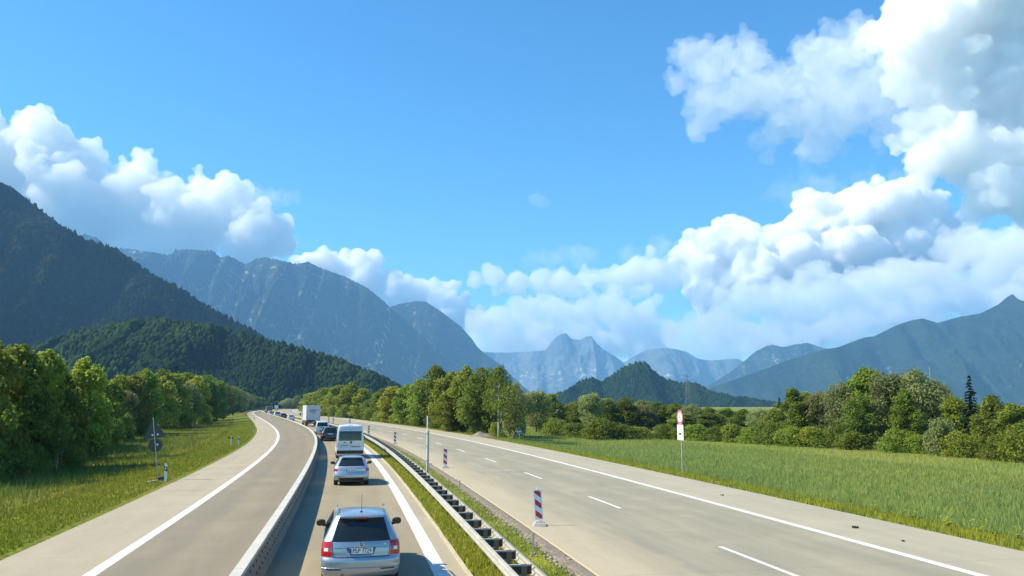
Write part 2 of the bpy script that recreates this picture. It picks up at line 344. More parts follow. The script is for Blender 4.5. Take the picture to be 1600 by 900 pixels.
def mountain(name, ridge, D, material, label, foot=2.0, n=260, rows=70, amp=.16, gul=.0035, seed=0, jag=0., back=1.2, rockpx=None):
    """ridge: photo points of the skyline; the massif stands at distance D, its slopes run down towards and away from the viewer"""
    rx = np.array([p[0] for p in ridge], float); ry = np.array([p[1] for p in ridge], float)
    cols = np.linspace(rx[0], rx[-1], n); yy = np.interp(cols, rx, ry)
    V = []; relh = []; P = np.zeros((rows, n, 3))
    for i, (cx, cy) in enumerate(zip(cols, yy)):
        wob = noise.noise((cx * .012, seed, 0)) * .06 + noise.noise((cx * .04, seed, 5)) * .025
        Dr = D * (1 + wob)
        top = at(cx, cy, Dr); hgt = max(top.z + 3, 5)
        hgt += jag * hgt * .02 * noise.noise((cx * .35, seed, 2)) 
        for j in range(rows):
            t = j / (rows - 1)
            if t <= .8: q = t / .8; rise = q ** 1.15; dy = -(1 - q) * hgt * foot
            else: q = (t - .8) / .2; rise = (1 - q) ** 1.0; dy = q * hgt * back
            bx = top.x + dy * (top.x / Dr) * .25; by = Dr + dy
            env = math.sin(math.pi * min(rise, 1)) * (1 if t <= .8 else .5)
            s2_ = noise.noise((bx * gul * .8, by * gul * .8, seed))
            g = noise.ridged_multi_fractal((bx * gul * 1.3 + .25 * s2_, by * gul * .5, seed * 3.1), .9, 2.1, 7, 1.0, 2.0) - 1.0
            s2 = noise.fractal((bx * gul * .35, by * gul * .35, seed * 1.7 + 9), 1.0, 2.0, 4)
            z = -6 + (hgt + 3) * rise + hgt * amp * env * (g * .8 + s2 * .9)
            z = min(z, -6 + (hgt + 3) * (rise + (1 - rise) * .55)) if t < .8 else z
            P[j, i] = (bx + hgt * .05 * env * s2, by, z)
            relh.append(z / max(hgt, 1) - (0 if rockpx is None else 1.3 * min(1, max(0, abs(cx - rockpx[0] - (1 - rise) * rockpx[2]) / rockpx[1] - 1))))
    Fc = []
    for j in range(rows - 1):
        a = np.arange(n - 1) + j * n
        Fc.append(np.stack([a, a + 1, a + n + 1, a + n], 1))
    me = npmesh(P.reshape(-1, 3), np.concatenate(Fc), name)
    at_ = me.attributes.new('relh', 'FLOAT', 'POINT'); at_.data.foreach_set('value', np.array(relh, np.float32))
    o = link(name, me, material, smooth=True); struct(o, 'structure', label)
    return o, P

m_forest = mtn_mat('forest_slope', (.006, .012, .007), (.011, .02, .009), scale=.004, fine=.07)  # near-black greens: the cloud shadow over this slope is put into the colour
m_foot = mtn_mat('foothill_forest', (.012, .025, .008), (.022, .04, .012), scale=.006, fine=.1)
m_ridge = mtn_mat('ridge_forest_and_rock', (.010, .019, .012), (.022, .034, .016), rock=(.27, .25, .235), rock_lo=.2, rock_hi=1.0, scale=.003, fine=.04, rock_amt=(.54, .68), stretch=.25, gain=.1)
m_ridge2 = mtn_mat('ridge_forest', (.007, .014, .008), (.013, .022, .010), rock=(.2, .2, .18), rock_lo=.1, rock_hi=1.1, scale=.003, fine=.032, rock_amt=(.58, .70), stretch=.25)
m_snow = mtn_mat('far_hazed_rock_and_snow', (.075, .095, .11), (.13, .15, .16), rock=(.5, .5, .49), rock_lo=-.6, rock_hi=1.0, scale=.0025, fine=.0125, rock_amt=(.54, .68), stretch=.55, lose=-.35)  # blue-grey base colours carry extra distance haze; pale patches are rock and snow
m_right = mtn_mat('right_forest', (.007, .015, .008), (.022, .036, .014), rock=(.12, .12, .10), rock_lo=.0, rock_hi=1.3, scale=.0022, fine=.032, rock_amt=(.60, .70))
m_knoll = mtn_mat('knoll_forest', (.010, .02, .009), (.018, .032, .012), scale=.006, fine=.07)

_, P1 = mountain('forested_mountain', [(-420, 90), (-250, 150), (-120, 215), (0, 284), (20, 292), (60, 325), (100, 355), (130, 373), (170, 389), (200, 405), (250, 437), (300, 463), (340, 487), (380, 512), (420, 538), (470, 566), (520, 592), (560, 612), (600, 628)], 1700, m_forest, 'dark forested mountain slope falling away from the upper left', foot=1.5, seed=1, amp=.2, gul=.006)
_, P0 = mountain('forested_foothill', [(-300, 585), (-100, 565), (0, 556), (40, 545), (110, 525), (200, 508), (240, 500), (300, 508), (360, 520), (420, 536), (470, 550), (520, 566), (560, 581), (600, 597), (625, 610), (660, 632)], 900, m_foot, 'low rounded green wooded foothill below the dark mountain', foot=3.0, seed=2, amp=.14, gul=.008)
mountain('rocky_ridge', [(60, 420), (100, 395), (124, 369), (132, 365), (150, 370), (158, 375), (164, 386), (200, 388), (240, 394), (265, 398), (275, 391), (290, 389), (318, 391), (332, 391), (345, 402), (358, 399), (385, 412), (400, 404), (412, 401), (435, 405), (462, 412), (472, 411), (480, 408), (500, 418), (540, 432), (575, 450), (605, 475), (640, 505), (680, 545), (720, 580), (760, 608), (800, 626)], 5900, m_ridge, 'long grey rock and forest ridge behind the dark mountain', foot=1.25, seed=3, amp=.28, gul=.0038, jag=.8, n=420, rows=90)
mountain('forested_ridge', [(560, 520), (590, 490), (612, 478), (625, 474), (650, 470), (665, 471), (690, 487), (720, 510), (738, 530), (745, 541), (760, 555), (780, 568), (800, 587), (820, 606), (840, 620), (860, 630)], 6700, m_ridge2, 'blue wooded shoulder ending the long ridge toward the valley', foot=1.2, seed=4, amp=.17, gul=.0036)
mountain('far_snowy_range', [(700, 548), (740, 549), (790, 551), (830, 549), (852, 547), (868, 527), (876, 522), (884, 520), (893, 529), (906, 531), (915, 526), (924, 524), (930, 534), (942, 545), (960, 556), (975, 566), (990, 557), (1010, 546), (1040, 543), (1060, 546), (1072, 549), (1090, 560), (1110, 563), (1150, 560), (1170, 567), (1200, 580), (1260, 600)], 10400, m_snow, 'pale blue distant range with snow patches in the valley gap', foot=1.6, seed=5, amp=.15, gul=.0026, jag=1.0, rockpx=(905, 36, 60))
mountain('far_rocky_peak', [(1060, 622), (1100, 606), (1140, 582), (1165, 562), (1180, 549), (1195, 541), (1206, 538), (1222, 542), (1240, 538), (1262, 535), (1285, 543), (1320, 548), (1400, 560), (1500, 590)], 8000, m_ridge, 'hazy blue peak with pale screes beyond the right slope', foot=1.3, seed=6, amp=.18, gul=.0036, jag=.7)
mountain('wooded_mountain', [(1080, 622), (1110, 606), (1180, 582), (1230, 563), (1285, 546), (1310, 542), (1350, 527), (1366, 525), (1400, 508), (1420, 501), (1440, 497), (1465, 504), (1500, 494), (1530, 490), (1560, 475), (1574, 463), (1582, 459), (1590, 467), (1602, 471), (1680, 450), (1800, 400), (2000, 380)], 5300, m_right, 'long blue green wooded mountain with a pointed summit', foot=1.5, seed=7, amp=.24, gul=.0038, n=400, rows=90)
_, P6 = mountain('wooded_knoll', [(840, 636), (865, 622), (880, 615), (905, 600), (915, 594), (925, 590), (938, 597), (955, 588), (975, 576), (995, 569), (1010, 572), (1030, 590), (1050, 597), (1085, 602), (1110, 614), (1150, 624), (1230, 634)], 1900, m_knoll, 'small pointed wooded knoll in the middle of the valley', foot=2.2, seed=8, amp=.12, gul=.006)

# far forest: low-poly crowns standing on the slopes
def far_forest(name, P, count, hmin, hmax, material, label, rlo=.0, rhi=.86, cone=.5):
    rows, n, _ = P.shape; out_v = []; out_f = []
    jj = RNG.uniform(rlo, rhi, count) * (rows - 1); ii = RNG.uniform(0, n - 1.001, count)
    j0 = jj.astype(int); i0 = ii.astype(int); fj = (jj - j0)[:, None]; fi = (ii - i0)[:, None]; j1 = np.minimum(j0 + 1, rows - 1)
    p = (P[j0, i0] * (1 - fi) + P[j0, i0 + 1] * fi) * (1 - fj) + (P[j1, i0] * (1 - fi) + P[j1, i0 + 1] * fi) * fj
    h = RNG.uniform(hmin, hmax, count) * np.array([.75 + .9 * max(-.3, noise.noise((q[0] * .012, q[1] * .012, 2.2))) for q in p]); w = h * RNG.uniform(.18, .42, count); a0 = RNG.uniform(0, 6.28, count); k = 5
    con = RNG.random(count) < cone
    ang = a0[:, None] + np.arange(k)[None] * 2 * np.pi / k
    def ring(zf, rf): 
        rr = (w * rf)[:, None] * RNG.uniform(.75, 1.25, (count, k))
        return np.stack([p[:, :1] + np.cos(ang) * rr, p[:, 1:2] + np.sin(ang) * rr, p[:, 2:3] + (h * zf)[:, None] + np.zeros((count, k))], 2)
    r0 = ring(np.full(count, .0), np.where(con, 1., .8)); r1 = ring(np.where(con, .45, .6), np.where(con, .62, 1.1))
    tip = p.copy(); tip[:, 2] += h
    V = np.concatenate([r0, r1, tip[:, None]], 1).reshape(-1, 3); b = np.arange(count)[:, None] * (2 * k + 1); T = []
    for q in range(k):
        q2 = (q + 1) % k
        T.append(np.concatenate([b + q, b + q2, b + k + q2], 1)); T.append(np.concatenate([b + q, b + k + q2, b + k + q], 1)); T.append(np.concatenate([b + k + q, b + k + q2, b + 2 * k], 1))
    o = link(name, npmesh(V, np.concatenate(T), name), material); tag(o, label, 'forest', kind='stuff'); return o
fl1 = leaf_mat('far_leaf_dark', (.006, .012, .005), (.012, .021, .008), .05, .0, (.006, .012, .007), .006)  # first leaf colours lowered too, standing in for the same cloud shadow
fl0 = leaf_mat('far_leaf_green', (.012, .026, .007), (.05, .066, .013), .12, .0, (.012, .024, .009), .008)
far_forest('mountain_forest', P1, 26000, 6, 13, fl1, 'dark conifer forest covering the left mountain', cone=.7)
far_forest('foothill_forest', P0, 16000, 5, 10.5, fl0, 'mixed green forest covering the low foothill', cone=.3)
far_forest('knoll_forest', P6, 7000, 7, 13, leaf_mat('far_leaf_mid', (.010, .02, .009), (.022, .038, .014), .1, .0), 'dense wood covering the small valley knoll', cone=.4)

# ------------------------------------------------------------------ trees
def crown_mesh(name, H, Wd, lobes, leaves, leaf, base=.12, shape='round', droop=0., seed=0, fill=.25):
    """leaf-sized quads spread over many lobes inside an uneven envelope; real metres"""
    r = np.random.default_rng(seed); cs = []
    for i in range(int(lobes * 1.9)):
        t = r.uniform(0, 1) ** .85; z = H * (base + (1 - base) * t)
        if shape == 'round': env = math.sin(math.pi * min(.12 + .88 * t, 1) ** .85) ** .7
        elif shape == 'cone': env = (1 - t) ** .8 + .05
        elif shape == 'bush': env = math.sqrt(max(1 - t * t, 0.05))
        else: env = .55 + .45 * math.sin(math.pi * t)
        a = r.uniform(0, 2 * math.pi); q = Wd / 2 * env * math.sqrt(r.uniform(0, 1)) * .85
        s = (r.uniform(.08, .15) if r.random() < .6 else r.uniform(.15, .24)) * Wd * (1.0 if shape != 'cone' else .6) * (.55 + .45 * env)
        zz = min(z, H * r.uniform(.93, 1.04) - s * .75)
        cs.append((q * math.cos(a), q * math.sin(a), zz, s, s * r.uniform(.65, 1.0)))
    cs = np.array(cs); wgt = cs[:, 3] ** 2; k = r.choice(len(cs), leaves, p=wgt / wgt.sum()); c = cs[k]
    d = r.normal(size=(leaves, 3)); d /= np.linalg.norm(d, axis=1)[:, None]
    rad = np.where(r.random(leaves) < fill, r.uniform(.3, .9, leaves), r.uniform(.8, 1.0, leaves) + r.exponential(.12, leaves))[:, None]
    pos = c[:, :3] + d * rad * np.stack([c[:, 3], c[:, 3], c[:, 4]], 1)
    pos[:, 2] = np.maximum(pos[:, 2], .05 * H * base + .15)
    nrm = d + r.normal(size=(leaves, 3)) * .65 + np.array([0, 0, .35]); nrm /= np.linalg.norm(nrm, axis=1)[:, None]
    up = r.normal(size=(leaves, 3)); up[:, 2] -= droop; u = np.cross(nrm, up); u /= np.linalg.norm(u, axis=1)[:, None]; v = np.cross(nrm, u)
    s = leaf * r.uniform(.6, 1.35, leaves)[:, None]; el = 1.0 + droop * .6
    V = np.stack([pos - u * s * .5, pos + v * s * .62 * el, pos + u * s * .5, pos - v * s * .62 * el], 1).reshape(-1, 3)
    return npmesh(V, np.arange(leaves * 4).reshape(-1, 4), name), cs
def trunk_mesh(name, H, r0, cs, seed=0, nbr=9, lean=.0):
    rr = random.Random(seed); m = MB(); pts = []; x = y = 0
    for i in range(7):
        t = i / 6; pts.append((x, y, H * .82 * t - (.3 if i == 0 else 0))); x += rr.uniform(-.1, .1) * H * .06 + lean * H * .03; y += rr.uniform(-.1, .1) * H * .06
    m.tube(pts, [r0 * (1.25 if i == 0 else 1 - .85 * i / 6) for i in range(7)], 7)
    for c in sorted(cs.tolist(), key=lambda q: -q[3])[:nbr]:
        i = max(1, min(5, int(c[2] / (H * .82) * 6 - 1.2))); p = Vector(pts[i]); e = Vector(c[:3]); mid = p.lerp(e, .5) + Vector((0, 0, -.04 * H))
        m.tube([p, mid, e], [r0 * .42, r0 * .26, r0 * .08], 5)
    me = mesh(m.v, m.f, name); me.polygons.foreach_set('use_smooth', [True] * len(me.polygons)); return me

lm_ash = leaf_mat('leaf_yellow_green', (.19, .225, .022), (.38, .39, .05), .52)
lm_mid = leaf_mat('leaf_mid_green', (.15, .20, .024), (.29, .33, .045), .52)
lm_dark = leaf_mat('leaf_dark_green', (.10, .145, .02), (.21, .25, .036), .5)
lm_will = leaf_mat('leaf_grey_green', (.18, .205, .065), (.33, .34, .13), .5)
lm_con = leaf_mat('needle_green', (.010, .022, .010), (.024, .042, .016), .1)
KIND = {}
def proto(kind, H, Wd, lobes, leaves, leaf, lm, base, shape, bk, droop=0., nvar=2, r0=.13, nbr=9, fill=.14):
    out = []
    for q in range(nvar):
        cm, cs = crown_mesh(kind + '_crown', H, Wd, lobes, leaves, leaf, base, shape, droop, len(KIND) * 17 + q * 5 + 3, fill)
        tm = trunk_mesh(kind + '_trunk', H, r0, cs, q + 5, nbr); cm.materials.append(lm); tm.materials.append(bk); out.append((cm, tm))
    KIND[kind] = (H, Wd, out)
proto('ash', 9, 5.6, 38, 9000, .25, lm_ash, .12, 'round', bark, nvar=3)
proto('alder', 9, 5.0, 38, 9000, .23, lm_mid, .08, 'round', bark, nvar=3)
proto('oak', 9, 6.0, 34, 9000, .25, lm_dark, .10, 'round', bark, nvar=2)
proto('willow', 8, 6.2, 40, 11000, .17, lm_will, .05, 'tall', bark, droop=.9, nvar=2)
proto('birch', 9, 4.6, 26, 3000, .17, lm_mid, .3, 'round', bark_pale, droop=.4, nvar=1, r0=.15, nbr=14)
proto('bush', 3, 4.2, 26, 5000, .16, lm_mid, .0, 'bush', bark, nvar=3, r0=.05, nbr=4)
proto('pale_bush', 3, 3.8, 26, 5000, .15, lm_will, .0, 'bush', bark, nvar=1, r0=.05, nbr=4)
def conifer_mesh(H, Wd, seed):
    r = np.random.default_rng(seed); V = []
    for lv in range(26):
        t = lv / 25; z = H * (.06 + .93 * t); L = Wd / 2 * (1 - t) ** .85 + .08
        for b in range(int(9 + 5 * (1 - t))):
            a = r.uniform(0, 6.283); l = L * r.uniform(.7, 1.1); nseg = max(2, int(l / .16))
            for s in range(nseg):
                q = (s + r.random()) / nseg; c = np.array([math.cos(a) * l * q, math.sin(a) * l * q, z - l * .32 * q + r.normal() * .04])
                sd_ = np.array([-math.sin(a), math.cos(a), 0]) * .16 * (1.2 - .6 * q); al = np.array([math.cos(a), math.sin(a), -.35]) * .2; dz = np.array([0, 0, r.normal() * .09])
                V += [c - sd_ + dz, c + al, c + sd_ - dz, c - al]
    return npmesh(np.array(V), np.arange(len(V)).reshape(-1, 4), 'spruce_crown')
_o = []
for q in range(2):
    cm = conifer_mesh(9, 4.0, q); cm.materials.append(lm_con)
    tb = MB().tube([(0, 0, -.3), (0, 0, 4), (0, 0, 8.6)], [.16, .1, .03], 7); tm = mesh(tb.v, tb.f, 'spruce_trunk'); tm.materials.append(bark); _o.append((cm, tm))
KIND['spruce'] = (9, 4.0, _o)
WORD = {'ash': 'yellow green tree', 'alder': 'mid green tree', 'oak': 'dark green tree', 'willow': 'pale willow', 'birch': 'sparse pale-trunked tree', 'bush': 'green bush', 'pale_bush': 'pale bush', 'spruce': 'dark spruce'}
ORD = ['first', 'second', 'third', 'fourth', 'fifth', 'sixth', 'seventh', 'eighth', 'ninth', 'tenth', 'eleventh', 'twelfth', 'thirteenth', 'fourteenth', 'fifteenth', 'sixteenth', 'seventeenth', 'eighteenth', 'nineteenth', 'twentieth'] + ['twenty-' + w_ for w_ in ('first', 'second', 'third', 'fourth', 'fifth', 'sixth', 'seventh', 'eighth', 'ninth')]
from collections import Counter
NTH = Counter()
def nth(key): NTH[key] += 1; return ORD[NTH[key] - 1]
TN = {'ash': 'ash_tree', 'alder': 'alder_tree', 'oak': 'oak_tree', 'willow': 'willow_tree', 'birch': 'birch_tree', 'bush': 'bush', 'pale_bush': 'bush', 'spruce': 'spruce_tree'}
tree_count = 0
def tree(kind, loc, H, Wd, label, group, rz=None):
    global tree_count; tree_count += 1
    h0, w0, vs = KIND[kind]; cm, tm = vs[tree_count % len(vs)]
    e = empty(TN[kind], loc, random.uniform(0, 6.28) if rz is None else rz); s = Wd / w0; e.scale = (s, s * random.uniform(.9, 1.1), H / h0)
    link('trunk', tm, None, e); link('crown', cm, None, e)
    tag(e, label, 'bush' if 'bush' in kind else 'tree', group); return e
def tree_px(kind, px, base, top, wpx, zb, label, group, dd=0):
    p = G(px, base, zb); k = (p.y + dd) / p.y; p = Vector((p.x * k, p.y * k, zb)); ht = at(px, top, p.y).z - zb
    return tree(kind, p, ht * 1.03, wpx / F * p.y, label, group)

# left forest edge, from the near corner back along the meadow: kind, column, foot row, top row, width
LEFT = [('oak', -75, 760, 545, 130), ('ash', -28, 748, 540, 120), ('alder', 12, 741, 544, 105), ('oak', 38, 738, 572, 84), ('ash', 60, 735, 552, 96), ('oak', 92, 731, 585, 80), ('ash', 122, 717, 566, 86), ('oak', 146, 706, 592, 62),
        ('alder', 168, 692, 600, 58), ('willow', 186, 684, 612, 48), ('ash', 205, 681, 588, 56), ('alder', 226, 678, 582, 52), ('ash', 250, 673, 592, 54), ('alder', 272, 669, 588, 50), ('willow', 290, 667, 600, 40), ('ash', 304, 666, 590, 46), ('oak', 322, 662, 592, 42),
        ('alder', 338, 657, 597, 38), ('willow', 352, 653, 603, 34), ('alder', 364, 649.5, 607, 32), ('willow', 375, 646.5, 611, 28), ('alder', 386, 644, 615, 26), ('oak', 396, 642.6, 618, 24), ('alder', 406, 641.6, 621, 22)]
for i, (k, px, b, t, w) in enumerate(LEFT):
    n = i if i < 20 else None
    lab = f'{WORD[k]} in the left wood front row, ' + (f'{ORD[i]} from the near end' if i < 20 else f'{ORD[len(LEFT) - 1 - i]} from the far end')
    tree_px(k, px, b, t, w, ZL, lab, 'front row of the left wood')
# rows behind: their crowns fill the gaps
rb = random.Random(3)
for i in range(46):
    px = -60 + i * 10.3 + rb.uniform(-5, 5)
    fb = float(np.interp(px, [-60, 0, 67, 144, 168, 213, 261, 333, 373, 406], [750, 739, 731, 707, 690, 679, 670, 658, 647, 642]))
    tp = float(np.interp(px, [-60, 0, 60, 100, 150, 180, 215, 267, 320, 347, 373, 410], [548, 552, 560, 583, 592, 585, 575, 576, 586, 600, 613, 622])) + rb.uniform(-3, 16)
    k = rb.choice(['ash', 'alder', 'oak', 'oak', 'alder', 'spruce' if px > 150 else 'oak'])
    tree_px(k, px, fb, tp, (74 if px < 170 else 46) * (1 if px < 330 else .6), ZL, f'{WORD[k]} inside the left wood, {nth((1, k))} such from the near end', 'inner trees of the left wood ' + k, dd=rb.uniform(9, 30) if px < 200 else rb.uniform(14, 50))
# shrubs at the wood's foot
for i, (px, b, t, w) in enumerate([(-20, 752, 690, 90), (20, 745, 690, 60), (52, 741, 695, 50), (110, 735, 700, 46), (140, 716, 668, 50), (172, 696, 655, 40), (196, 687, 650, 36), (222, 681, 652, 36), (262, 671, 645, 34), (286, 668, 640, 34), (318, 664, 642, 30)]):
    tree_px('bush', px, b, t, w, ZL, f'low leafy shrub at the foot of the left wood, {ORD[i]} from its near end', 'shrubs along the left wood')
tree_px('birch', 88, 737, 652, 34, ZL, 'slim young tree with pale stems standing before the dark left wood', None)

# clump beyond the right carriageway
zc = -.5
RC = [('oak', 506, 651.5, 607, 34), ('alder', 528, 653, 603, 40), ('ash', 548, 655, 600, 44), ('alder', 566, 657, 610, 34), ('oak', 582, 659, 622, 30), ('alder', 598, 661, 609, 38), ('ash', 616, 664, 605, 44), ('alder', 636, 667, 602, 46), ('alder', 655, 669, 594, 44), ('oak', 680, 672, 573, 58), ('ash', 704, 676, 582, 54), ('ash', 728, 679, 577, 62), ('oak', 752, 682, 577, 60), ('alder', 706, 679, 615, 50), ('willow', 806, 686, 602, 46)]
for i, (k, px, b, t, w) in enumerate(RC):
    tree_px(k, px, b, t, w * 1.15, zc, f'{WORD[k]} at the front of the roadside clump, {ORD[i]} from the lorry', 'clump beyond the empty carriageway')
tree_px('birch', 779, 688, 574, 56, zc, 'sparse tree with a slender white trunk at the end of the clump', None)
for i in range(26):
    px = 484 + i * 12.5 + rb.uniform(-4, 4); fb = float(np.interp(px, [484, 557, 655, 780, 812], [650, 656, 668.5, 685, 688])); tp = float(np.interp(px, [484, 540, 580, 640, 680, 780, 812], [612, 606, 616, 604, 585, 590, 610])) + rb.uniform(0, 14)
    k = rb.choice(['oak', 'alder', 'alder', 'ash'])
    tree_px(k, px, fb, tp, 46, zc, f'{WORD[k]} inside the roadside clump, {nth((2, k))} such from the lorry', 'inner trees of the roadside clump ' + k, dd=rb.uniform(6, 26))
for i in range(15):
    px = 500 + i * 20 + rb.uniform(-5, 5); fb = float(np.interp(px, [484, 557, 655, 780, 812], [651, 656.5, 669, 685.5, 689]))
    tree_px('bush', px, fb, fb - rb.uniform(14, 26), rb.uniform(24, 40), zc, f'low green bush at the foot of the roadside clump, {ORD[i]} from the lorry', 'bushes under the roadside clump')
# trees behind the queue at the far bend
for i in range(16):
    px = 392 + i * 8 + rb.uniform(-2, 2); k = rb.choice(['alder', 'oak', 'ash', 'willow'])
    p = at(px, 632, 760 + rb.uniform(-40, 80)); tree(k, (p.x, p.y, -1.2), rb.uniform(8, 15), rb.uniform(10, 14), f'{WORD[k]} behind the far road bend, {nth((3, k))} such from the left', 'trees behind the far bend ' + k)
# hedge and wood along the far side of the right field
HB = lambda px: float(np.interp(px, [800, 860, 938, 1026, 1133, 1240, 1300, 1360, 1440, 1493, 1573, 1660, 1800], [684, 680, 687, 686, 690, 697, 700, 705, 708, 714, 720, 727, 738]))
HEDGE = [(868, 655, 46), (900, 662, 50), (935, 655, 66), (975, 664, 44), (1004, 668, 40), (1034, 664, 44), (1062, 670, 40), (1090, 664, 48), (1118, 668, 44), (1146, 664, 52), (1176, 668, 46), (1206, 662, 52), (1238, 668, 50), (1268, 668, 54), (1300, 668, 54), (1335, 676, 52), (1400, 672, 60), (1436, 680, 50), (1500, 676, 56), (1560, 682, 56), (1596, 672, 66)]
for i, (px, t, w) in enumerate(HEDGE):
    tree_px('bush', px, HB(px), t, w, ZR, f'{WORD["bush"]} along the far field edge, ' + (f'{ORD[i]} from the roadside clump' if i < 20 else 'last at the frame edge'), 'bushes along the far field edge')
tree_px('pale_bush', 1472, 712, 655, 52, ZR, 'rounded pale grey green bush standing forward of the right trees', None)
RT = [('willow', 838, 613, 44, 20), ('alder', 862, 618, 44, 30), ('willow', 925, 617, 40, 34), ('oak', 900, 628, 42, 40), ('alder', 950, 625, 42, 40), ('oak', 978, 622, 46, 40), ('alder', 1004, 627, 42, 50), ('oak', 1030, 629, 44, 50), ('alder', 1058, 631, 44, 50), ('willow', 1082, 634, 40, 40), ('oak', 1108, 637, 44, 50), ('alder', 1136, 638, 44, 50), ('oak', 1164, 640, 44, 50), ('willow', 1190, 641, 42, 30), ('spruce', 1221, 623, 22, 60), ('alder', 1212, 640, 40, 20),
      ('alder', 1243, 611, 46, 6), ('ash', 1264, 613, 44, 8), ('willow', 1291, 615, 50, 8), ('willow', 1320, 602, 54, 8), ('alder', 1360, 577, 62, 10), ('oak', 1345, 620, 50, 4), ('willow', 1398, 587, 66, 8), ('willow', 1440, 583, 70, 8), ('alder', 1420, 612, 56, 4), ('willow', 1470, 600, 50, 12), ('alder', 1496, 622, 44, 10), ('spruce', 1524, 592, 48, 10), ('oak', 1556, 619, 54, 5), ('alder', 1590, 632, 54, 5), ('ash', 1625, 630, 60, 8), ('oak', 1665, 625, 70, 8)]
for i, (k, px, t, w, dd) in enumerate(RT):
    lab = f'{WORD[k]} in the wood beyond the right field, ' + (f'{ORD[i]} from the roadside clump' if i < 16 else f'{ORD[len(RT) - 1 - i]} from the right frame edge')
    tree_px(k, px, HB(px), t, w * 1.1, ZR, lab, 'trees beyond the right field', dd=dd)
for i in range(44):
    px = 815 + i * 20 + rb.uniform(-8, 8); tp = float(np.interp(px, [815, 1000, 1100, 1200, 1240, 1320, 1360, 1450, 1500, 1600, 1700], [622, 628, 639, 644, 620, 612, 595, 598, 622, 634, 630])) + rb.uniform(2, 10)
    k = rb.choice(['oak', 'alder', 'alder', 'willow', 'spruce' if 1080 < px < 1230 else 'oak'])
    tree_px(k, px, HB(px), tp, 50 if k != 'spruce' else 16, ZR, f'{WORD[k]} in the back rows beyond the right field, {nth((4, k))} such from the left', 'back rows beyond the right field ' + k, dd=rb.uniform(30, 110))

# ------------------------------------------------------------------ grass blades (uncountable)
def blades(name, n, sampler, h, w, cols, label, lean=.35, tr=.35, patch=None, pscale=.08):
    P = sampler(n); n = len(P); r = RNG
    hh = r.uniform(h[0], h[1], n); ww = r.uniform(w[0], w[1], n); a = r.uniform(0, 6.283, n); b = r.uniform(0, 6.283, n); ln = r.uniform(0, lean, n) * hh
    dx = np.stack([np.cos(a) * ww, np.sin(a) * ww, np.zeros(n)], 1) / 2; tip = P + np.stack([np.cos(b) * ln, np.sin(b) * ln, hh], 1)
    V = np.stack([P - dx, P + dx, tip], 1).reshape(-1, 3)
    o = link(name, npmesh(V, np.arange(3 * n).reshape(-1, 3), name), leaf_mat(name + '_leaf', *cols, tr, .1, patch, pscale)); tag(o, label, 'grass', kind='stuff'); return o
def strip(o0, o1, y0, y1, zf, pw=2.0, clump=.0):
    def f(n):
        u = RNG.random(n); y = y0 * (y1 / y0) ** u if pw else y0 + (y1 - y0) * u
        o = RNG.uniform(o0, o1, n)
        if clump:
            keep = np.array([noise.noise((yy * clump, oo * clump, 3.3)) for yy, oo in zip(y, o)]) + RNG.uniform(-.4, .6, n) > 0; y = y[keep]; o = o[keep]; n = len(y)
        s = np.interp(y, YS, SL); x = np.interp(y, YS, XS); k = 1 / np.sqrt(1 + s * s)
        return np.stack([x + o * k, y + o * s * k, zf(o)], 1)
    return f
zmed = lambda o: np.interp(o, [.55, .8, 1.4, 2.2, 3.0, 3.2], [-.03, 0, .02, .02, -.01, -.05])
zlef = lambda o: np.interp(o, [-60, -20, -15.5, -13, -11.7, -11], [ZL, ZL, -.5, -.16, -.04, -.03])
zrig = lambda o: np.interp(o, [15.9, 16.6, 18.2, 21, 25, 31, 60, 150], [-.03, -.05, -.2, -.6, -1, ZR, ZR, -1.3])
yg = ((.22, .25, .02), (.42, .41, .05)); gg = ((.085, .14, .024), (.19, .25, .045)); bl = ((.13, .18, .05), (.245, .285, .09)); st = ((.13, .13, .04), (.22, .20, .075))
blades('median_grass', 34000, strip(.72, 2.4, 9, 130, zmed), (.04, .19), (.012, .03), yg, 'bright yellow green grass along the guard rail', .7, patch=(.2, .27, .04), pscale=.5)
blades('median_short_grass', 18000, strip(2.2, 3.2, 9, 110, zmed, clump=.7), (.04, .16), (.012, .03), ((.18, .23, .03), (.36, .39, .07)), 'short patchy green grass between guard rail and bare earth', .7)
blades('left_verge_grass', 60000, strip(-16.5, -11.35, 16, 220, zlef), (.04, .15), (.02, .05), ((.105, .145, .008), (.20, .225, .018)), 'short mown green grass along the left shoulder', .6, patch=(.19, .19, .02))
blades('left_meadow_grass', 60000, strip(-34, -15.5, 22, 260, zlef), (.12, .42), (.02, .06), ((.13, .145, .014), (.25, .235, .035)), 'taller yellow green meadow grass before the left wood', .6, patch=(.23, .185, .045))
blades('left_tall_grass', 16000, strip(-30, -17, 26, 120, zlef, clump=.16), (.3, .7), (.03, .06), ((.085, .14, .026), (.17, .22, .05)), 'darker tall grass patches in the left meadow', .5)
blades('right_verge_grass', 40000, strip(16.15, 18.6, 18, 190, zrig), (.05, .22), (.015, .04), yg, 'yellow green grass fringe along the right shoulder', .6, patch=(.22, .28, .045), pscale=.4)
blades('right_field_grass', 130000, strip(18, 46, 18, 170, zrig), (.12, .42), (.02, .045), bl, 'tall blue green grass in the near part of the right field', .6, patch=(.23, .26, .065))
blades('right_field_far_grass', 50000, strip(38, 95, 20, 150, zrig), (.15, .4), (.03, .07), ((.17, .21, .04), (.29, .32, .065)), 'green meadow grass in the far part of the right field', .6, patch=(.30, .25, .08), pscale=.04)
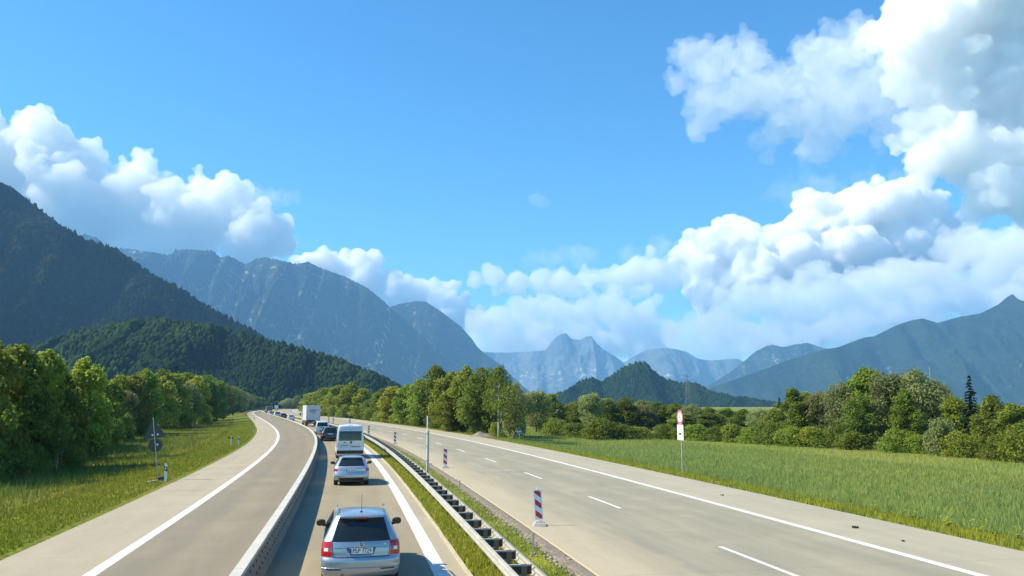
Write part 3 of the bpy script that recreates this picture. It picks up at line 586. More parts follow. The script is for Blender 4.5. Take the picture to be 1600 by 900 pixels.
# leafy weeds at the right verge
def weed(loc, h, label):
    m = MB(); r = random
    for s_ in range(r.randint(5, 8)):
        a = r.uniform(0, 6.28); l = h * r.uniform(.3, .7)
        for q in range(5):
            t = (q + 1) / 5; c = Vector((math.cos(a) * l * t, math.sin(a) * l * t, h * t * r.uniform(.6, 1))); sz = h * .2 * (1.2 - .5 * t)
            b = r.uniform(0, 6.28); u = Vector((math.cos(b), math.sin(b), r.uniform(-.3, .3))) * sz; v = Vector((-math.sin(b), math.cos(b), r.uniform(-.2, .4))) * sz * .5
            m.add([c - u, c + v, c + u, c - v], [[0, 1, 2, 3]])
    o = m.build('weed_plant', None, None, loc=loc); o['kind'] = 'thing'; o.data.materials.append(MATS['right_verge_grass_leaf']); tag(o, label, 'plant', 'weeds along the right shoulder')
for i, (px, py) in enumerate([(1300, 778), (1330, 783), (1365, 795), (1425, 806), (1480, 818), (1530, 825), (1556, 836), (1588, 838)]):
    weed(G(px, py + 4, -.1), random.uniform(.35, .6), f'leafy weed clump in the right shoulder grass fringe, {ORD[i]} from the sign post')

# ------------------------------------------------------------------ temporary steel barrier between the two lanes
BO = -4.25
bar = empty('lane_barrier', path(-6, BO)); tag(bar, 'long grey steel barrier wall dividing the two traffic lanes', 'barrier')
PROF = [(-.16, 0), (-.155, .06), (-.13, .12), (-.075, .70), (-.1, .72), (-.1, .80), (-.09, .81), (.09, .81), (.1, .80), (.1, .72), (.075, .70), (.13, .12), (.155, .06), (.16, 0)]
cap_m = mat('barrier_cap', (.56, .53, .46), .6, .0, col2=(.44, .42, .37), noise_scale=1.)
seg = 6.0; y = -6.0; bi = bar.matrix_world
origin = Vector(bar.location)
while y < 420:
    y2 = y + seg * .965; ns = 5; n = len(PROF)
    for nm, sel, mt in (('wall_segment', PROF, barrier_m),):
        v = []; f = []
        for i in range(ns):
            yy = y + (y2 - y) * (i / (ns - 1)) * .997
            for (o, z) in PROF: p = path(yy, BO + o) - origin; v.append((p.x, p.y, z))
        for i in range(ns - 1):
            for j in range(n - 1): f.append([i * n + j, i * n + j + 1, (i + 1) * n + j + 1, (i + 1) * n + j])
        f += [list(range(n)), [(ns - 1) * n + k for k in range(n)][::-1]]
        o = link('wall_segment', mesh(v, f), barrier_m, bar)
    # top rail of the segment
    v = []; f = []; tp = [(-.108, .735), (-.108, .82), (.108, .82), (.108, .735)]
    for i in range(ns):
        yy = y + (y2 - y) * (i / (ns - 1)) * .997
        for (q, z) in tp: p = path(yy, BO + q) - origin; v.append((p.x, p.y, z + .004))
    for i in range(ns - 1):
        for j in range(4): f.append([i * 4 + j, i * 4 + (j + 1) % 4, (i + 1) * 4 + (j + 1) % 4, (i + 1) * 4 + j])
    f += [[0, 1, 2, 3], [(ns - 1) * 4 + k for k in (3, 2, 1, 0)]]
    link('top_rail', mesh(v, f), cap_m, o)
    if y < 75:
        m = MB(); 
        for q in range(10):
            for zz, sh in ((.34, 0), (.58, .22)):
                yy = y + .25 + q * .58 + sh * .5
                if yy > y2 - .1: continue
                so = .130 - (zz - .12) * .055 / .58 + .004
                p = path(yy, BO + so) - origin; h = heading(yy); m.disc((p.x, p.y, zz), .032, (math.cos(h), math.sin(h), 0), .02, 10)
        b = m.build('fixing_hole', black, o); b['kind'] = 'stuff'
    y = y + seg * .965

# ------------------------------------------------------------------ double guard rail in the median
RLO, RRO = 1.04, 1.56
WP = [(x, z * .8) for x, z in [(0, 0), (.045, .02), (.075, .07), (.075, .10), (.03, .135), (.03, .175), (.075, .21), (.075, .24), (.045, .29), (0, .31)]]
def rail_beam(off, side, parent, org, y0, y1, zb=.50, name='beam', step=1.3):
    v = []; f = []; n = len(WP); ys = list(np.arange(y0, y1 + .01, step))
    prof = WP + [(x - .012, z) for x, z in WP[::-1]]; n = len(prof)
    for yy in ys:
        for (x, z) in prof: p = path(yy, off + side * x) - org; v.append((p.x, p.y, zb + z))
    for i in range(len(ys) - 1):
        for j in range(n): f.append([i * n + j, i * n + (j + 1) % n, (i + 1) * n + (j + 1) % n, (i + 1) * n + j])
    return link(name, mesh(v, f), galv, parent)
rorg = path(2, RLO)
gr = empty('guard_rail', rorg); tag(gr, 'double galvanised guard rail on posts running along the grass median', 'guard rail')
SPN = 4.0
yq = 2.0
while yq < 330:
    y1 = min(yq + 13.0, 330)
    rail_beam(RLO, -1, gr, rorg, yq, y1); rail_beam(RRO, 1, gr, rorg, yq, y1); yq = y1
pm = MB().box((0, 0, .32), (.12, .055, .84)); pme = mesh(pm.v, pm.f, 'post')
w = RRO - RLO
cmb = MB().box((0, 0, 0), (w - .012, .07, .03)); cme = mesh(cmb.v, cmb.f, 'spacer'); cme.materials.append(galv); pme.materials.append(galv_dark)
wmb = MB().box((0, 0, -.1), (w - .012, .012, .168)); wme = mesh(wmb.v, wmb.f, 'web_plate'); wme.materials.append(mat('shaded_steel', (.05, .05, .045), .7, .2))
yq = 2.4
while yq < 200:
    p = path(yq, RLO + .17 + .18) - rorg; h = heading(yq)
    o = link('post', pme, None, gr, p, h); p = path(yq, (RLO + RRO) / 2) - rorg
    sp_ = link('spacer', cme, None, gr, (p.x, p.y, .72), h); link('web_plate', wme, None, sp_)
    yq += 1.62
# far outer rail on the left bend
lorg = path(300, -11.6)
lr = empty('guard_rail', lorg); tag(lr, 'dull brown guard rail on the outer edge of the far left bend', 'guard rail')
rail_beam(-11.6, 1, lr, lorg, 300, 640, zb=.45, step=5.)
for q in np.arange(300, 640, 8.0):
    p = path(q, -11.75) - lorg; link('post', pme, None, lr, p, heading(q))

# ------------------------------------------------------------------ roadside furniture
def beacon(px, py, h, label, tilt=0., rz=0.):
    b = G(px, py); e = empty('traffic_beacon', b, rz); tag(e, label, 'traffic beacon', 'red and white beacons along the closed carriageway'); e.rotation_euler[1] = 0
    s = h / 1.25
    m = MB(); m.box((0, 0, .045), (.42, .62, .09), top=.86).box((0, 0, .12), (.3, .3, .07), top=.8); m.build('foot', foot_m, e)
    m = MB(); m.box((0, 0, .62 * s), (.05, .05, 1.22 * s)); m.build('stem', post_wh, e)
    bw, z0, z1 = .27, .2 * s, 1.2 * s
    m = MB(); m.box((0, -.034, (z0 + z1) / 2), (bw, .012, z1 - z0)); bd = m.build('board', post_wh, e)
    # slanted stripes clipped to the board
    wi, lo, hi = .105, z0 + .03, z1 - .03; per = (hi - lo) / 2.5; sl_ = .17 * s
    def clip(poly, zmin, zmax):
        for lim, sg in ((zmin, 1), (zmax, -1)):
            out = []
            for i in range(len(poly)):
                a, c = poly[i], poly[(i + 1) % len(poly)]; ia = sg * (a[1] - lim) >= 0; ic = sg * (c[1] - lim) >= 0
                if ia: out.append(a)
                if ia != ic: t = (lim - a[1]) / (c[1] - a[1]); out.append((a[0] + (c[0] - a[0]) * t, lim))
            poly = out
            if not poly: return []
        return poly
    for k in range(-1, 6):
        za = lo + k * per / 2 + sl_ / 2 - .06
        poly = clip([(-wi, za + sl_ / 2), (wi, za - sl_ / 2), (wi, za + per / 2 - sl_ / 2), (-wi, za + per / 2 + sl_ / 2)], lo, hi)
        if len(poly) < 3: continue
        v = [(x, -.0425, z) for x, z in poly]; o = link('stripe', mesh(v, [list(range(len(v)))[::1]]), stripe_red if k % 2 == 0 else stripe_wh, bd)
    MB().tube([(0, 0, z1), (0, 0, z1 + .06)], .02, 6).build('lug', post_wh, e)
    if tilt: e.rotation_euler = (0, tilt, rz)
    return e
beacon(843, 821, 1.22, 'large red and white striped beacon nearest on the closed carriageway edge', tilt=R(-3.5), rz=R(3))
beacon(695.5, 731, 1.25, 'red and white beacon beside the tall thin pole, second along the edge', rz=R(8))
beacon(617, 693.6, 1.25, 'third striped beacon along the closed carriageway edge', rz=R(12))
beacon(576, 679, 1.25, 'striped beacon just right of the white camper van roof', rz=R(14))
beacon(546.5, 663.5, 1.35, 'small distant beacon above the white camper van roof', rz=R(16))
beacon(520.5, 662, 1.35, 'right one of the two far beacons beside the lorry', rz=R(17))
beacon(513.6, 660.5, 1.3, 'left one of the two far beacons beside the lorry', rz=R(17))

p = G(667.5, 745.5); e = empty('marker_pole', p); tag(e, 'tall thin white pole in the median behind the guard rail', 'pole')
MB().tube([(-.03, 0, -.2), (-.03, 0, 3.36)], .032, 8).build('shaft', post_wh, e); MB().tube([(.04, .02, -.2), (.04, .02, 2.55)], .035, 8).build('support_tube', galv, e)
for z in (.9, 1.7, 2.4): MB().box((.005, .005, z), (.17, .09, .05)).build('clamp', galv, e)
def stake(px, py, h, label):
    e = MB().box((0, 0, h / 2 - .08), (.05, .05, h + .16), ry=R(2)).build('wooden_stake', wood_stake, None, loc=G(px, py)); tag(e, label, 'stake', 'wooden stakes in the median')
stake(833, 869, .62, 'pale wooden stake in the grass below the large beacon'); stake(718, 769, .55, 'pale wooden stake in the grass right of the guard rail farther back')
# litter of earth clods and stones along the torn edge
def stone(loc, s, m):
    bm = bmesh.new(); bmesh.ops.create_icosphere(bm, subdivisions=1, radius=1)
    for v in bm.verts: v.co *= random.uniform(.7, 1.15)
    for v in bm.verts: v.co.z *= .6
    me = bpy.data.meshes.new('clod'); bm.to_mesh(me); bm.free(); return me
cl = [stone(0, 1, 0) for _ in range(4)]; V = []; Fq = []
for i in range(1500):
    y = 12 * (90 / 12) ** random.random(); o = random.gauss(3.12, .16) if random.random() < .8 else random.uniform(2.5, 3.5); s = random.uniform(.012, .06) * (1.5 if random.random() < .08 else 1); me = cl[i % 4]
    p = path(y, o); b = len(V); V += [(p.x + v.co.x * s, p.y + v.co.y * s, .02 + v.co.z * s) for v in me.vertices]; Fq += [[b + k for k in q.vertices] for q in me.polygons]
o = link('gravel', mesh(V, Fq), mat('clods', (.24, .2, .15), .95, col2=(.36, .32, .26), noise_scale=3.)); tag(o, 'loose stones and clods of earth along the torn carriageway edge', 'gravel', kind='stuff')
# small dark scraps on the right shoulder
for i, (px, py, s) in enumerate([(1337, 825, .07), (1411, 846, .04), (1128, 774, .05)]):
    m = MB(); 
    for q in range(5): m.box((random.uniform(-s, s), random.uniform(-s, s), s * .4), (s * random.uniform(.5, 1.3), s * random.uniform(.4, .9), s * .8), rz=random.uniform(0, 3), ry=random.uniform(-.4, .4))
    o = m.build('road_scrap', rubber, None, loc=G(px, py, .004)); tag(o, ['larger dark scrap of rubber lying on the right shoulder', 'tiny dark scrap near the frame corner on the right shoulder', 'small dark scrap on the right shoulder far from the others'][i], 'debris')

# delineator posts
def delineator(px, py, h, label):
    e = empty('delineator_post', G(px, py, -.06)); tag(e, label, 'post', 'delineator posts along the left shoulder'); e.rotation_euler = (0, R(-2), R(10))
    m = MB(); m.prism([(-.06, 0), (.06, 0), (.06, h - .05), (.02, h), (-.06, h - .02)], .11); m.build('body', post_wh, e)
    m = MB(); m.prism([(-.064, h - .36), (.064, h - .44), (.064, h - .2), (-.064, h - .12)], .118); b = m.build('band', ink, e)
    MB().box((0, -.062, h - .27), (.05, .006, .14)).build('reflector', stripe_wh, b)
delineator(258.5, 754, 1.0, 'white post with black band beside the portable sign on the left verge')
delineator(372.5, 697.5, 1.0, 'white post with black band, second along the left shoulder')
delineator(396, 676, 1.0, 'small distant white post with black band at the left bend')
delineator(397.5, 657.5, 1.0, 'tiny farthest white post with black band beyond the bend')
e = empty('verge_marker', G(360.5, 696, -.1)); tag(e, 'white post with a small dark crossboard on the left verge', 'marker')
MB().box((0, 0, .4), (.09, .07, .9)).build('post', post_wh, e); MB().box((-.05, .05, .74), (.5, .03, .16), ry=R(6)).build('board', black, e)

# portable signs seen from behind
def sign_rear(loc, rz, s, label, lean=0.):
    e = empty('portable_sign', loc, rz); tag(e, label, 'road sign')
    e.rotation_euler = (0, lean, rz)
    MB().box((0, 0, 1.72), (.045, .045, 3.5)).build('pole', galv, e)
    r = .05; tri = [(-.55, 2.42), (-.58, 2.38), (-.52, 2.34), (.52, 2.34), (.58, 2.38), (.55, 2.42), (.04, 3.3), (-.04, 3.3)]
    a = MB(); a.prism(tri, .025); a.v = [(x, y + .05, z) for x, y, z in a.v]; t = a.build('warning_triangle', sign_back, e)
    for x in (-.1, .16): MB().box((x, .03, 2.52), (.09, .02, .09)).build('clamp', stripe_wh, t)
    a = MB(); a.disc((0, .05, 1.95), .36, (0, 1, 0), .025, 28); c = a.build('round_plate', sign_back, e); MB().box((.1, .03, 1.98), (.08, .02, .1)).build('clamp', stripe_wh, c)
    MB().box((-.15, 0, .06), (.8, .36, .1)).build('foot_plate', foot_m, e); MB().box((.2, 0, .17), (.34, .38, .12)).build('foot_plate', black, e)
    return e
sign_rear(G(247, 753, -.12), R(14), 1, 'dark backs of a triangular and a round sign on one pole, left verge', lean=R(-7.5))
sign_rear(G(467.5, 647.5, 0), R(18), 1, 'tiny distant portable sign seen from behind on the empty carriageway')

# text helper: letters become flat meshes
def text(s, size, name, m, parent, loc, rot=(math.pi / 2, 0, 0), bold=.0, sx=1.0):
    c = bpy.data.curves.new(name, 'FONT'); c.body = s; c.size = size; c.align_x = 'CENTER'; c.align_y = 'CENTER'; c.offset = bold; c.resolution_u = 3
    t = bpy.data.objects.new(name, c); COL.objects.link(t); bpy.context.view_layer.update()
    me = bpy.data.meshes.new_from_object(t.evaluated_get(bpy.context.evaluated_depsgraph_get())); COL.objects.unlink(t); bpy.data.objects.remove(t)
    me.materials.clear(); o = link(name, me, m, parent, loc); o.rotation_euler = rot; o.scale = (sx, 1, 1); return o

# speed sign on the right verge
sb = G(1065, 738.5, -.15); e = empty('road_sign', sb, R(-77)); tag(e, 'tall sign post with a red ringed disc over a white panel, right verge', 'road sign')
MB().tube([(0, .06, -.3), (0, .06, 3.75)], .038, 8).build('pole', galv, e)
b = MB(); b.box((0, 0, 3.36), (.86, .02, .86)); bp_ = b.build('backing_board', mat('dark_red_board', (.10, .015, .015), .5), e)
def ring(name, r0, r1, y, m, parent, z, n=40):
    v = []; f = []
    for i in range(n):
        a = 2 * math.pi * i / n
        for r_ in (r0, r1): v.append((r_ * math.sin(a), y, z + r_ * math.cos(a)))
    for i in range(n): j = (i + 1) % n; f.append([2 * i, 2 * i + 1, 2 * j + 1, 2 * j])
    return link(name, mesh(v, f), m, parent)
dsc = ring('white_disc', .001, .41, -.013, plate_w, bp_, 3.36); ring('red_ring', .30, .385, -.016, stripe_red, bp_, 3.36)
for (x, z, w_, h_) in ((-.05, 3.47, .09, .09), (.08, 3.47, .06, .09), (-.06, 3.36, .13, .08), (.04, 3.24, .16, .06)): MB().box((x, -.017, z), (w_, .004, h_)).build('symbol', ink if z < 3.4 else mat('grey_print', (.3, .28, .28), .5), bp_)
pn = MB().box((0, 0, 2.44), (.86, .02, .94)).build('white_panel', post_wh, e)
for (z, w_, h_) in ((2.78, .14, .05), (2.64, .42, .05), (2.53, .26, .045), (2.17, .5, .06)):
    n = max(2, int(w_ / .07))
    for k in range(n): MB().box((-w_ / 2 + (k + .5) * w_ / n, -.013, z), (w_ / n * .62, .004, h_)).build('letter', MATS['grey_print'], pn)
m = MB(); m.box((-.06, -.013, 2.36), (.24, .004, .13)).box((.12, -.013, 2.345), (.1, .004, .1)); m.disc((-.1, -.013, 2.285), .03, (0, 1, 0), .004, 12).disc((.11, -.013, 2.285), .03, (0, 1, 0), .004, 12); m.build('lorry_symbol', ink, pn)

# blue board
e = empty('kilometre_board', G(811.5, 687, -.3)); tag(e, 'small blue board on a short post at the end of the clump', 'sign'); MB().tube([(0, 0, -.2), (0, 0, .75)], .03, 6).build('post', galv, e)
b = MB().box((0, -.03, .95), (.68, .02, .42)).build('board', mat('sign_blue', (.03, .16, .42), .4), e)
for q in range(3): MB().box((-.18 + q * .18, -.043, .98), (.1, .004, .14)).build('letter', plate_w, b)
# earth heap by the clump
def heap(loc, w, h, label):
    n = 14; v = []; f = []
    for j in range(n):
        for i in range(n):
            x = (i / (n - 1) - .5) * 2; y = (j / (n - 1) - .5) * 2; r = math.sqrt(x * x + y * y); z = max(0, 1 - r) ** .9 * h * (1 + .5 * noise.noise((x * 2.5, y * 2.5, loc.x))) - .05
            v.append((x * w / 2, y * w / 2, z))
    for j in range(n - 1):
        for i in range(n - 1): f.append([j * n + i, j * n + i + 1, (j + 1) * n + i + 1, (j + 1) * n + i])
    o = link('earth_heap', mesh(v, f), earth, None, loc, smooth=True); tag(o, label, 'heap')
heap(G(752, 683, -.1), 3.6, .75, 'low heap of pale earth on the verge under the clump')
# house glimpsed between the trees, masts
def house(loc, rz, w, d, h, roofc, label):
    e = empty('farm_house', loc, rz); tag(e, label, 'house'); wm = mat('render_white', (.72, .70, .66), .8)
    MB().box((0, 0, h / 2), (w, d, h)).build('wall', wm, e)
    m = MB(); m.add([(-w / 2 - .4, -d / 2 - .5, h), (w / 2 + .4, -d / 2 - .5, h), (w / 2 + .4, d / 2 + .5, h), (-w / 2 - .4, d / 2 + .5, h), (-w / 2 - .4, 0, h + d * .35), (w / 2 + .4, 0, h + d * .35)], [[0, 1, 5, 4], [2, 3, 4, 5], [0, 4, 3], [1, 2, 5], [3, 2, 1, 0]]); m.build('roof', mat('roof_' + label[:5], roofc, .8), e)
    for x in (-w * .3, 0, w * .3): 
        wv = MB().box((x, -d / 2 - .02, h * .55), (1.0, .06, 1.2)).build('window', glass_dark, e); MB().box((x, -d / 2 - .05, h * .55 - .65), (1.2, .1, .08)).build('sill', wm, wv)
p = at(889, 655, 190); house((p.x, p.y, -1.3), R(12), 5, 5, 2.5, (.12, .11, .10), 'white house with grey roof glimpsed between trees beyond the field')
p = at(451, 636, 820); house((p.x, p.y, -1.4), R(20), 10, 9, 6.5, (.25, .06, .04), 'tiny house with red roof among trees at the far bend')
def mast(px, top, base, D, lattice, label):
    p = at(px, base, D); t = at(px, top, D); e = empty('lattice_pylon' if lattice else 'radio_mast', p); tag(e, label, 'pylon' if lattice else 'mast'); h = t.z - p.z; m = MB(); a = h * .07
    if lattice:
        for sx in (-1, 1):
            for sy in (-1, 1): m.tube([(sx * a, sy * a, 0), (sx * a * .15, sy * a * .15, h)], h * .0035, 4)
        for q in range(8): 
            z = h * q / 8; k = a * (1 - .85 * q / 8); k2 = a * (1 - .85 * (q + 1) / 8); m.tube([(-k, 0, z), (k2, 0, z + h / 8)], h * .002, 4).tube([(k, 0, z), (-k2, 0, z + h / 8)], h * .002, 4)
        m.build('tower', galv_dark, e); c = MB()
        for z, l in ((.7, .2), (.83, .26), (.95, .16)): c.tube([(-h * l, 0, h * z), (h * l, 0, h * z)], h * .003, 4)
        c.build('crossarm', galv_dark, e)
    else:
        m.tube([(0, 0, 0), (0, 0, h)], [.3, .12], 6); m.build('shaft', galv, e)
        for z in (.5, .75, .95): MB().disc((0, 0, h * z), .7, (0, 0, 1), .25, 10).build('antenna_ring', galv, e)
mast(1075, 585, 640, 1300, True, 'thin lattice pylon standing before the right flank of the knoll')
mast(871, 602, 632, 1500, True, 'faint lattice pylon left of the wooded knoll')
mast(1457, 572, 640, 600, False, 'thin pale radio mast rising behind the right trees')

# ------------------------------------------------------------------ vehicles (rear at local y = 0, front towards +y)
def paint(name, c, metal=.5, rough=.28):
    return mat(name, c, rough, metal, .5, coat=.8)
class Body:
    """stacked plan outlines: z -> rear y0, front y1, half width w"""
    def __init__(s, tab, rr=.30, rf=.55, n=2.7):
        a = np.array(tab, float); s.z = np.linspace(a[0, 0], a[-1, 0], 64); s.rr, s.rf, s.n = rr, rf, n
        def sm(c):
            q = np.interp(s.z, a[:, 0], c); p = np.pad(q, 1, mode='edge'); q2 = (p[:-2] + 2 * p[1:-1] + p[2:]) / 4; q2[0], q2[-1] = q[0], q[-1]; return q2
        s.y0 = sm(a[:, 1]); s.y1 = sm(a[:, 2]); s.w = sm(a[:, 3])
    def par(s, z): return float(np.interp(z, s.z, s.y0)), float(np.interp(z, s.z, s.y1)), float(np.interp(z, s.z, s.w))
    def rear(s, x, z, off=0.):                 # point on the rear skin
        y0, y1, w = s.par(z); q = min(abs(x) / w, 1.0); return Vector((x, y0 + s.rr * (1 - max(1 - q ** s.n, 0) ** (1 / s.n)) - off, z))
    def half(s, t, z, off=0.):                 # t 0..0.5 rear centre to corner, 0.5..1 forward along the flank
        y0, y1, w = s.par(z)
        if t <= .5:
            ph = t * math.pi; x = w * math.sin(ph) ** (2 / s.n); y = y0 + s.rr * (1 - max(math.cos(ph), 0) ** (2 / s.n)); nx, ny = math.sin(ph) ** 1.2, -math.cos(ph)
        else: x = w; y = y0 + s.rr + (t - .5) * 2; nx, ny = 1, 0
        return Vector((x + nx * off, y + ny * off, z))
    def outline(s, z, na=11, nb=30):
        y0, y1, w = s.par(z); rr = min(s.rr, (y1 - y0) * .3); rf = min(s.rf, (y1 - y0) * .3); r = []
        for i in range(na): ph = i / (na - 1) * math.pi / 2; r.append((w * math.sin(ph) ** (2 / s.n), y0 + rr * (1 - max(math.cos(ph), 0) ** (2 / s.n))))
        for i in range(1, nb): r.append((w, y0 + rr + (y1 - rf - y0 - rr) * i / nb))
        for i in range(na): ph = i / (na - 1) * math.pi / 2; r.append((w * max(math.cos(ph), 0) ** (2 / 2.2), y1 - rf * (1 - math.sin(ph) ** (2 / 2.2))))
        return [(x, y, z) for x, y in r] + [(-x, y, z) for x, y in r[-2:0:-1]]
    def mesh(s, arches=(), ar=.37):
        rings = [s.outline(z) for z in s.z]; n = len(rings[0]); v = [p for r in rings for p in r]; f = []
        for j in range(len(rings) - 1):
            for i in range(n):
                q = [j * n + i, j * n + (i + 1) % n, (j + 1) * n + (i + 1) % n, (j + 1) * n + i]
                cy = sum(v[k][1] for k in q) / 4; cz = sum(v[k][2] for k in q) / 4; cx = sum(v[k][0] for k in q) / 4
                if any((cy - a) ** 2 + (cz - .31) ** 2 < ar ** 2 for a in arches) and abs(cx) > .5: continue
                f.append(q)
        f.append([(len(rings) - 1) * n + i for i in range(n)])
        return mesh(v, f)
    def patch_rear(s, zb, zt, xb, xt, off=.004, nx=14, nz=8, x0b=None, x0t=None):
        v = []; f = []
        for j in range(nz + 1):
            t = j / nz; z = zb + (zt - zb) * t; a = (-(xb + (xt - xb) * t)) if x0b is None else x0b + (x0t - x0b) * t; b = xb + (xt - xb) * t
            for i in range(nx + 1): v.append(s.rear(a + (b - a) * i / nx, z, off))
        for j in range(nz):
            for i in range(nx): f.append([j * (nx + 1) + i, j * (nx + 1) + i + 1, (j + 1) * (nx + 1) + i + 1, (j + 1) * (nx + 1) + i])
        return mesh(v, f)
    def patch_wrap(s, sg, zb, zt, tb, tt, off=.005, n=12, nz=8):   # tail light wrapping the corner
        v = []; f = []
        for j in range(nz + 1):
            t = j / nz; z = zb + (zt - zb) * t; t0 = tb[0] + (tt[0] - tb[0]) * t; t1 = tb[1] + (tt[1] - tb[1]) * t
            for i in range(n + 1): p = s.half(t0 + (t1 - t0) * i / n, z, off); v.append((sg * p.x, p.y, p.z))
        for j in range(nz):
            for i in range(n): f.append([j * (n + 1) + i, j * (n + 1) + i + 1, (j + 1) * (n + 1) + i + 1, (j + 1) * (n + 1) + i])
        return mesh(v, f)
    def patch_side(s, sg, zb, zt, yb, yt, off=.004, n=8, nz=8):
        v = []; f = []
        for j in range(nz + 1):
            t = j / nz; z = zb + (zt - zb) * t; w = s.par(z)[2] + off; a = yb[0] + (yt[0] - yb[0]) * t; b = yb[1] + (yt[1] - yb[1]) * t
            for i in range(n + 1): v.append((sg * w, a + (b - a) * i / n, z))
        for j in range(nz):
            for i in range(n): f.append([j * (n + 1) + i, j * (n + 1) + i + 1, (j + 1) * (n + 1) + i + 1, (j + 1) * (n + 1) + i])
        return mesh(v, f)
    def patch_front(s, zb, zt, kb, kt, off=.006, n=10, nz=8):
        v = []; f = []
        for j in range(nz + 1):
            t = j / nz; z = zb + (zt - zb) * t; y0, y1, w = s.par(z); rf = min(s.rf, (y1 - y0) * .3); k = kb + (kt - kb) * t
            for i in range(n + 1):
                q = (-1 + 2 * i / n) * k; y = y1 - rf * (1 - max(1 - abs(q) ** 2.2, 0) ** (1 / 2.2)); v.append((q * w, y + off, z + off))
        for j in range(nz):
            for i in range(n): f.append([j * (n + 1) + i, j * (n + 1) + i + 1, (j + 1) * (n + 1) + i + 1, (j + 1) * (n + 1) + i])
        return mesh(v, f)

def wheel(parent, x, y, r=.315, w=.21):
    sg = 1 if x > 0 else -1; c = Vector((x, y, r)); e = MB()
    prof = [(-w / 2, r * .62), (-w / 2, r * .93), (-w * .38, r), (w * .38, r), (w / 2, r * .93), (w / 2, r * .62)]; n = 24; v = []; f = []
    for i in range(n):
        a = 2 * math.pi * i / n
        for (dx, q) in prof: v.append((x + dx, y + q * math.cos(a), r + q * math.sin(a)))
    k = len(prof)
    for i in range(n):
        for j in range(k): f.append([i * k + j, i * k + (j + 1) % k, ((i + 1) % n) * k + (j + 1) % k, ((i + 1) % n) * k + j])
    t = link('wheel', mesh(v, f), rubber, parent)
    m = MB(); m.disc((x + sg * w * .2, y, r), r * .6, (1, 0, 0), .04, 20)
    for q in range(5): a = q * 2 * math.pi / 5; m.box((x + sg * w * .36, y + math.cos(a) * r * .3, r + math.sin(a) * r * .3), (.03, .06, r * .6), rx=a + math.pi / 2)
    m.disc((x + sg * w * .36, y, r), .06, (1, 0, 0), .05, 10); m.build('rim', rim_m, t)

def mirror(parent, sg, x, y, z, m, glass=True):
    b = MB(); n = 10; v = []; f = []
    for j, (q, k) in enumerate(((-.05, .8), (-.03, .96), (.04, 1.), (.10, .75), (.13, .3))):
        for i in range(n): a = 2 * math.pi * i / n; ca, sa = math.cos(a), math.sin(a); v.append((sg * x + sg * (.12 + .12 * k * abs(ca) ** .7 * (1 if ca > 0 else -1)), y + q, z + .075 * k * abs(sa) ** .7 * (1 if sa > 0 else -1)))
    for j in range(4):
        for i in range(n): f.append([j * n + i, j * n + (i + 1) % n, (j + 1) * n + (i + 1) % n, (j + 1) * n + i])
    f.append([4 * n + i for i in range(n)]); f.append(list(range(n))[::-1]); b.add(v, f); b.box((sg * x + sg * .01, y + .03, z - .06), (.12, .06, .05))
    o = b.build('wing_mirror', m, parent, smooth=False)
    if glass: MB().box((sg * x + sg * .12, y - .054, z), (.19, .006, .10)).build('mirror_glass', glass_dark, o)

def plate(parent, body, z, text_, w=.52, h=.11, off=.012):
    p = body.rear(0, z, off); b = MB().box((0, p.y, z), (w, .012, h)).build('number_plate', plate_w, parent)
    MB().box((-w / 2 + .022, p.y - .008, z), (.044, .006, h - .006)).build('country_band', plate_b, b)
    if text_: text(text_, .125, 'characters', ink, b, (.018, p.y - .0085, z), bold=.0015, sx=.86)
    else:
        for q in range(6): MB().box((-.16 + q * .068 + (.03 if q > 1 else 0), p.y - .008, z), (.04, .004, .06)).build('character', mat('plate_grey', (.16, .18, .22), .5), b)
    return b

def car(name, label, cat, loc, rz, B, paint_m, L, wheels, opt):
    e = empty(name, loc, rz); tag(e, label, cat, 'vehicles queueing in the used lane'); H = B.z[-1]
    bo = link('body', B.mesh(wheels, opt.get('ar', .37)), paint_m, e, smooth=True); wm = B.par(.5)[2]
    MB().box((0, (B.y0.min() + B.y1.max()) / 2, .30), (wm * 2 - .22, L - .5, .24)).build('underbody', black, e)
    zs, zr = opt['belt'], opt['rt']
    rg = opt['rglass']                          # zb, zt, xb, xt
    g = link('rear_window', B.patch_rear(*rg, off=.006), glass_dark, e, smooth=True)
    for sg in (-1, 1):
        for (yb, yt) in opt['side']: link('side_window', B.patch_side(sg, zs, zr, yb, yt, .004), glass_dark, e)
        tl = link('tail_light', B.patch_wrap(sg, *opt['tail']), red_lens, e, smooth=True)
        if 'lens' in opt: link('reversing_lens', B.patch_wrap(sg, *opt['lens'], off=.009), white_lens, tl)
        for a in wheels:
            wheel(e, sg * (wm - .115), a, opt.get('wr', .315), .21)
            m = MB(); n = 14
            rr = opt.get('ar', .37)
            m.tube([(sg * (B.par(max(.31 + (rr + .005) * math.sin(q), B.z[0]))[2] - .012), a + (rr + .005) * math.cos(q), .31 + (rr + .005) * math.sin(q)) for q in np.linspace(-.15, math.pi + .15, n)], .028, 5); m.build('wheel_arch', opt.get('archm', paint_m), e)
        mirror(e, sg, B.par(opt['mz'])[2] + .03, opt['my'], opt['mz'], opt.get('mirm', black))
    link('windscreen', B.patch_front(opt['wz'][0], opt['wz'][1], .88, .86), glass_dark, e, smooth=True)
    for sg in (-1, 1):
        z = opt['head']; y0, y1, w = B.par(z); MB().box((sg * w * .68, y1 - .12, z), (.34, .2, .13), rz=sg * -.35).build('headlight', white_lens, e)
    return e, bo

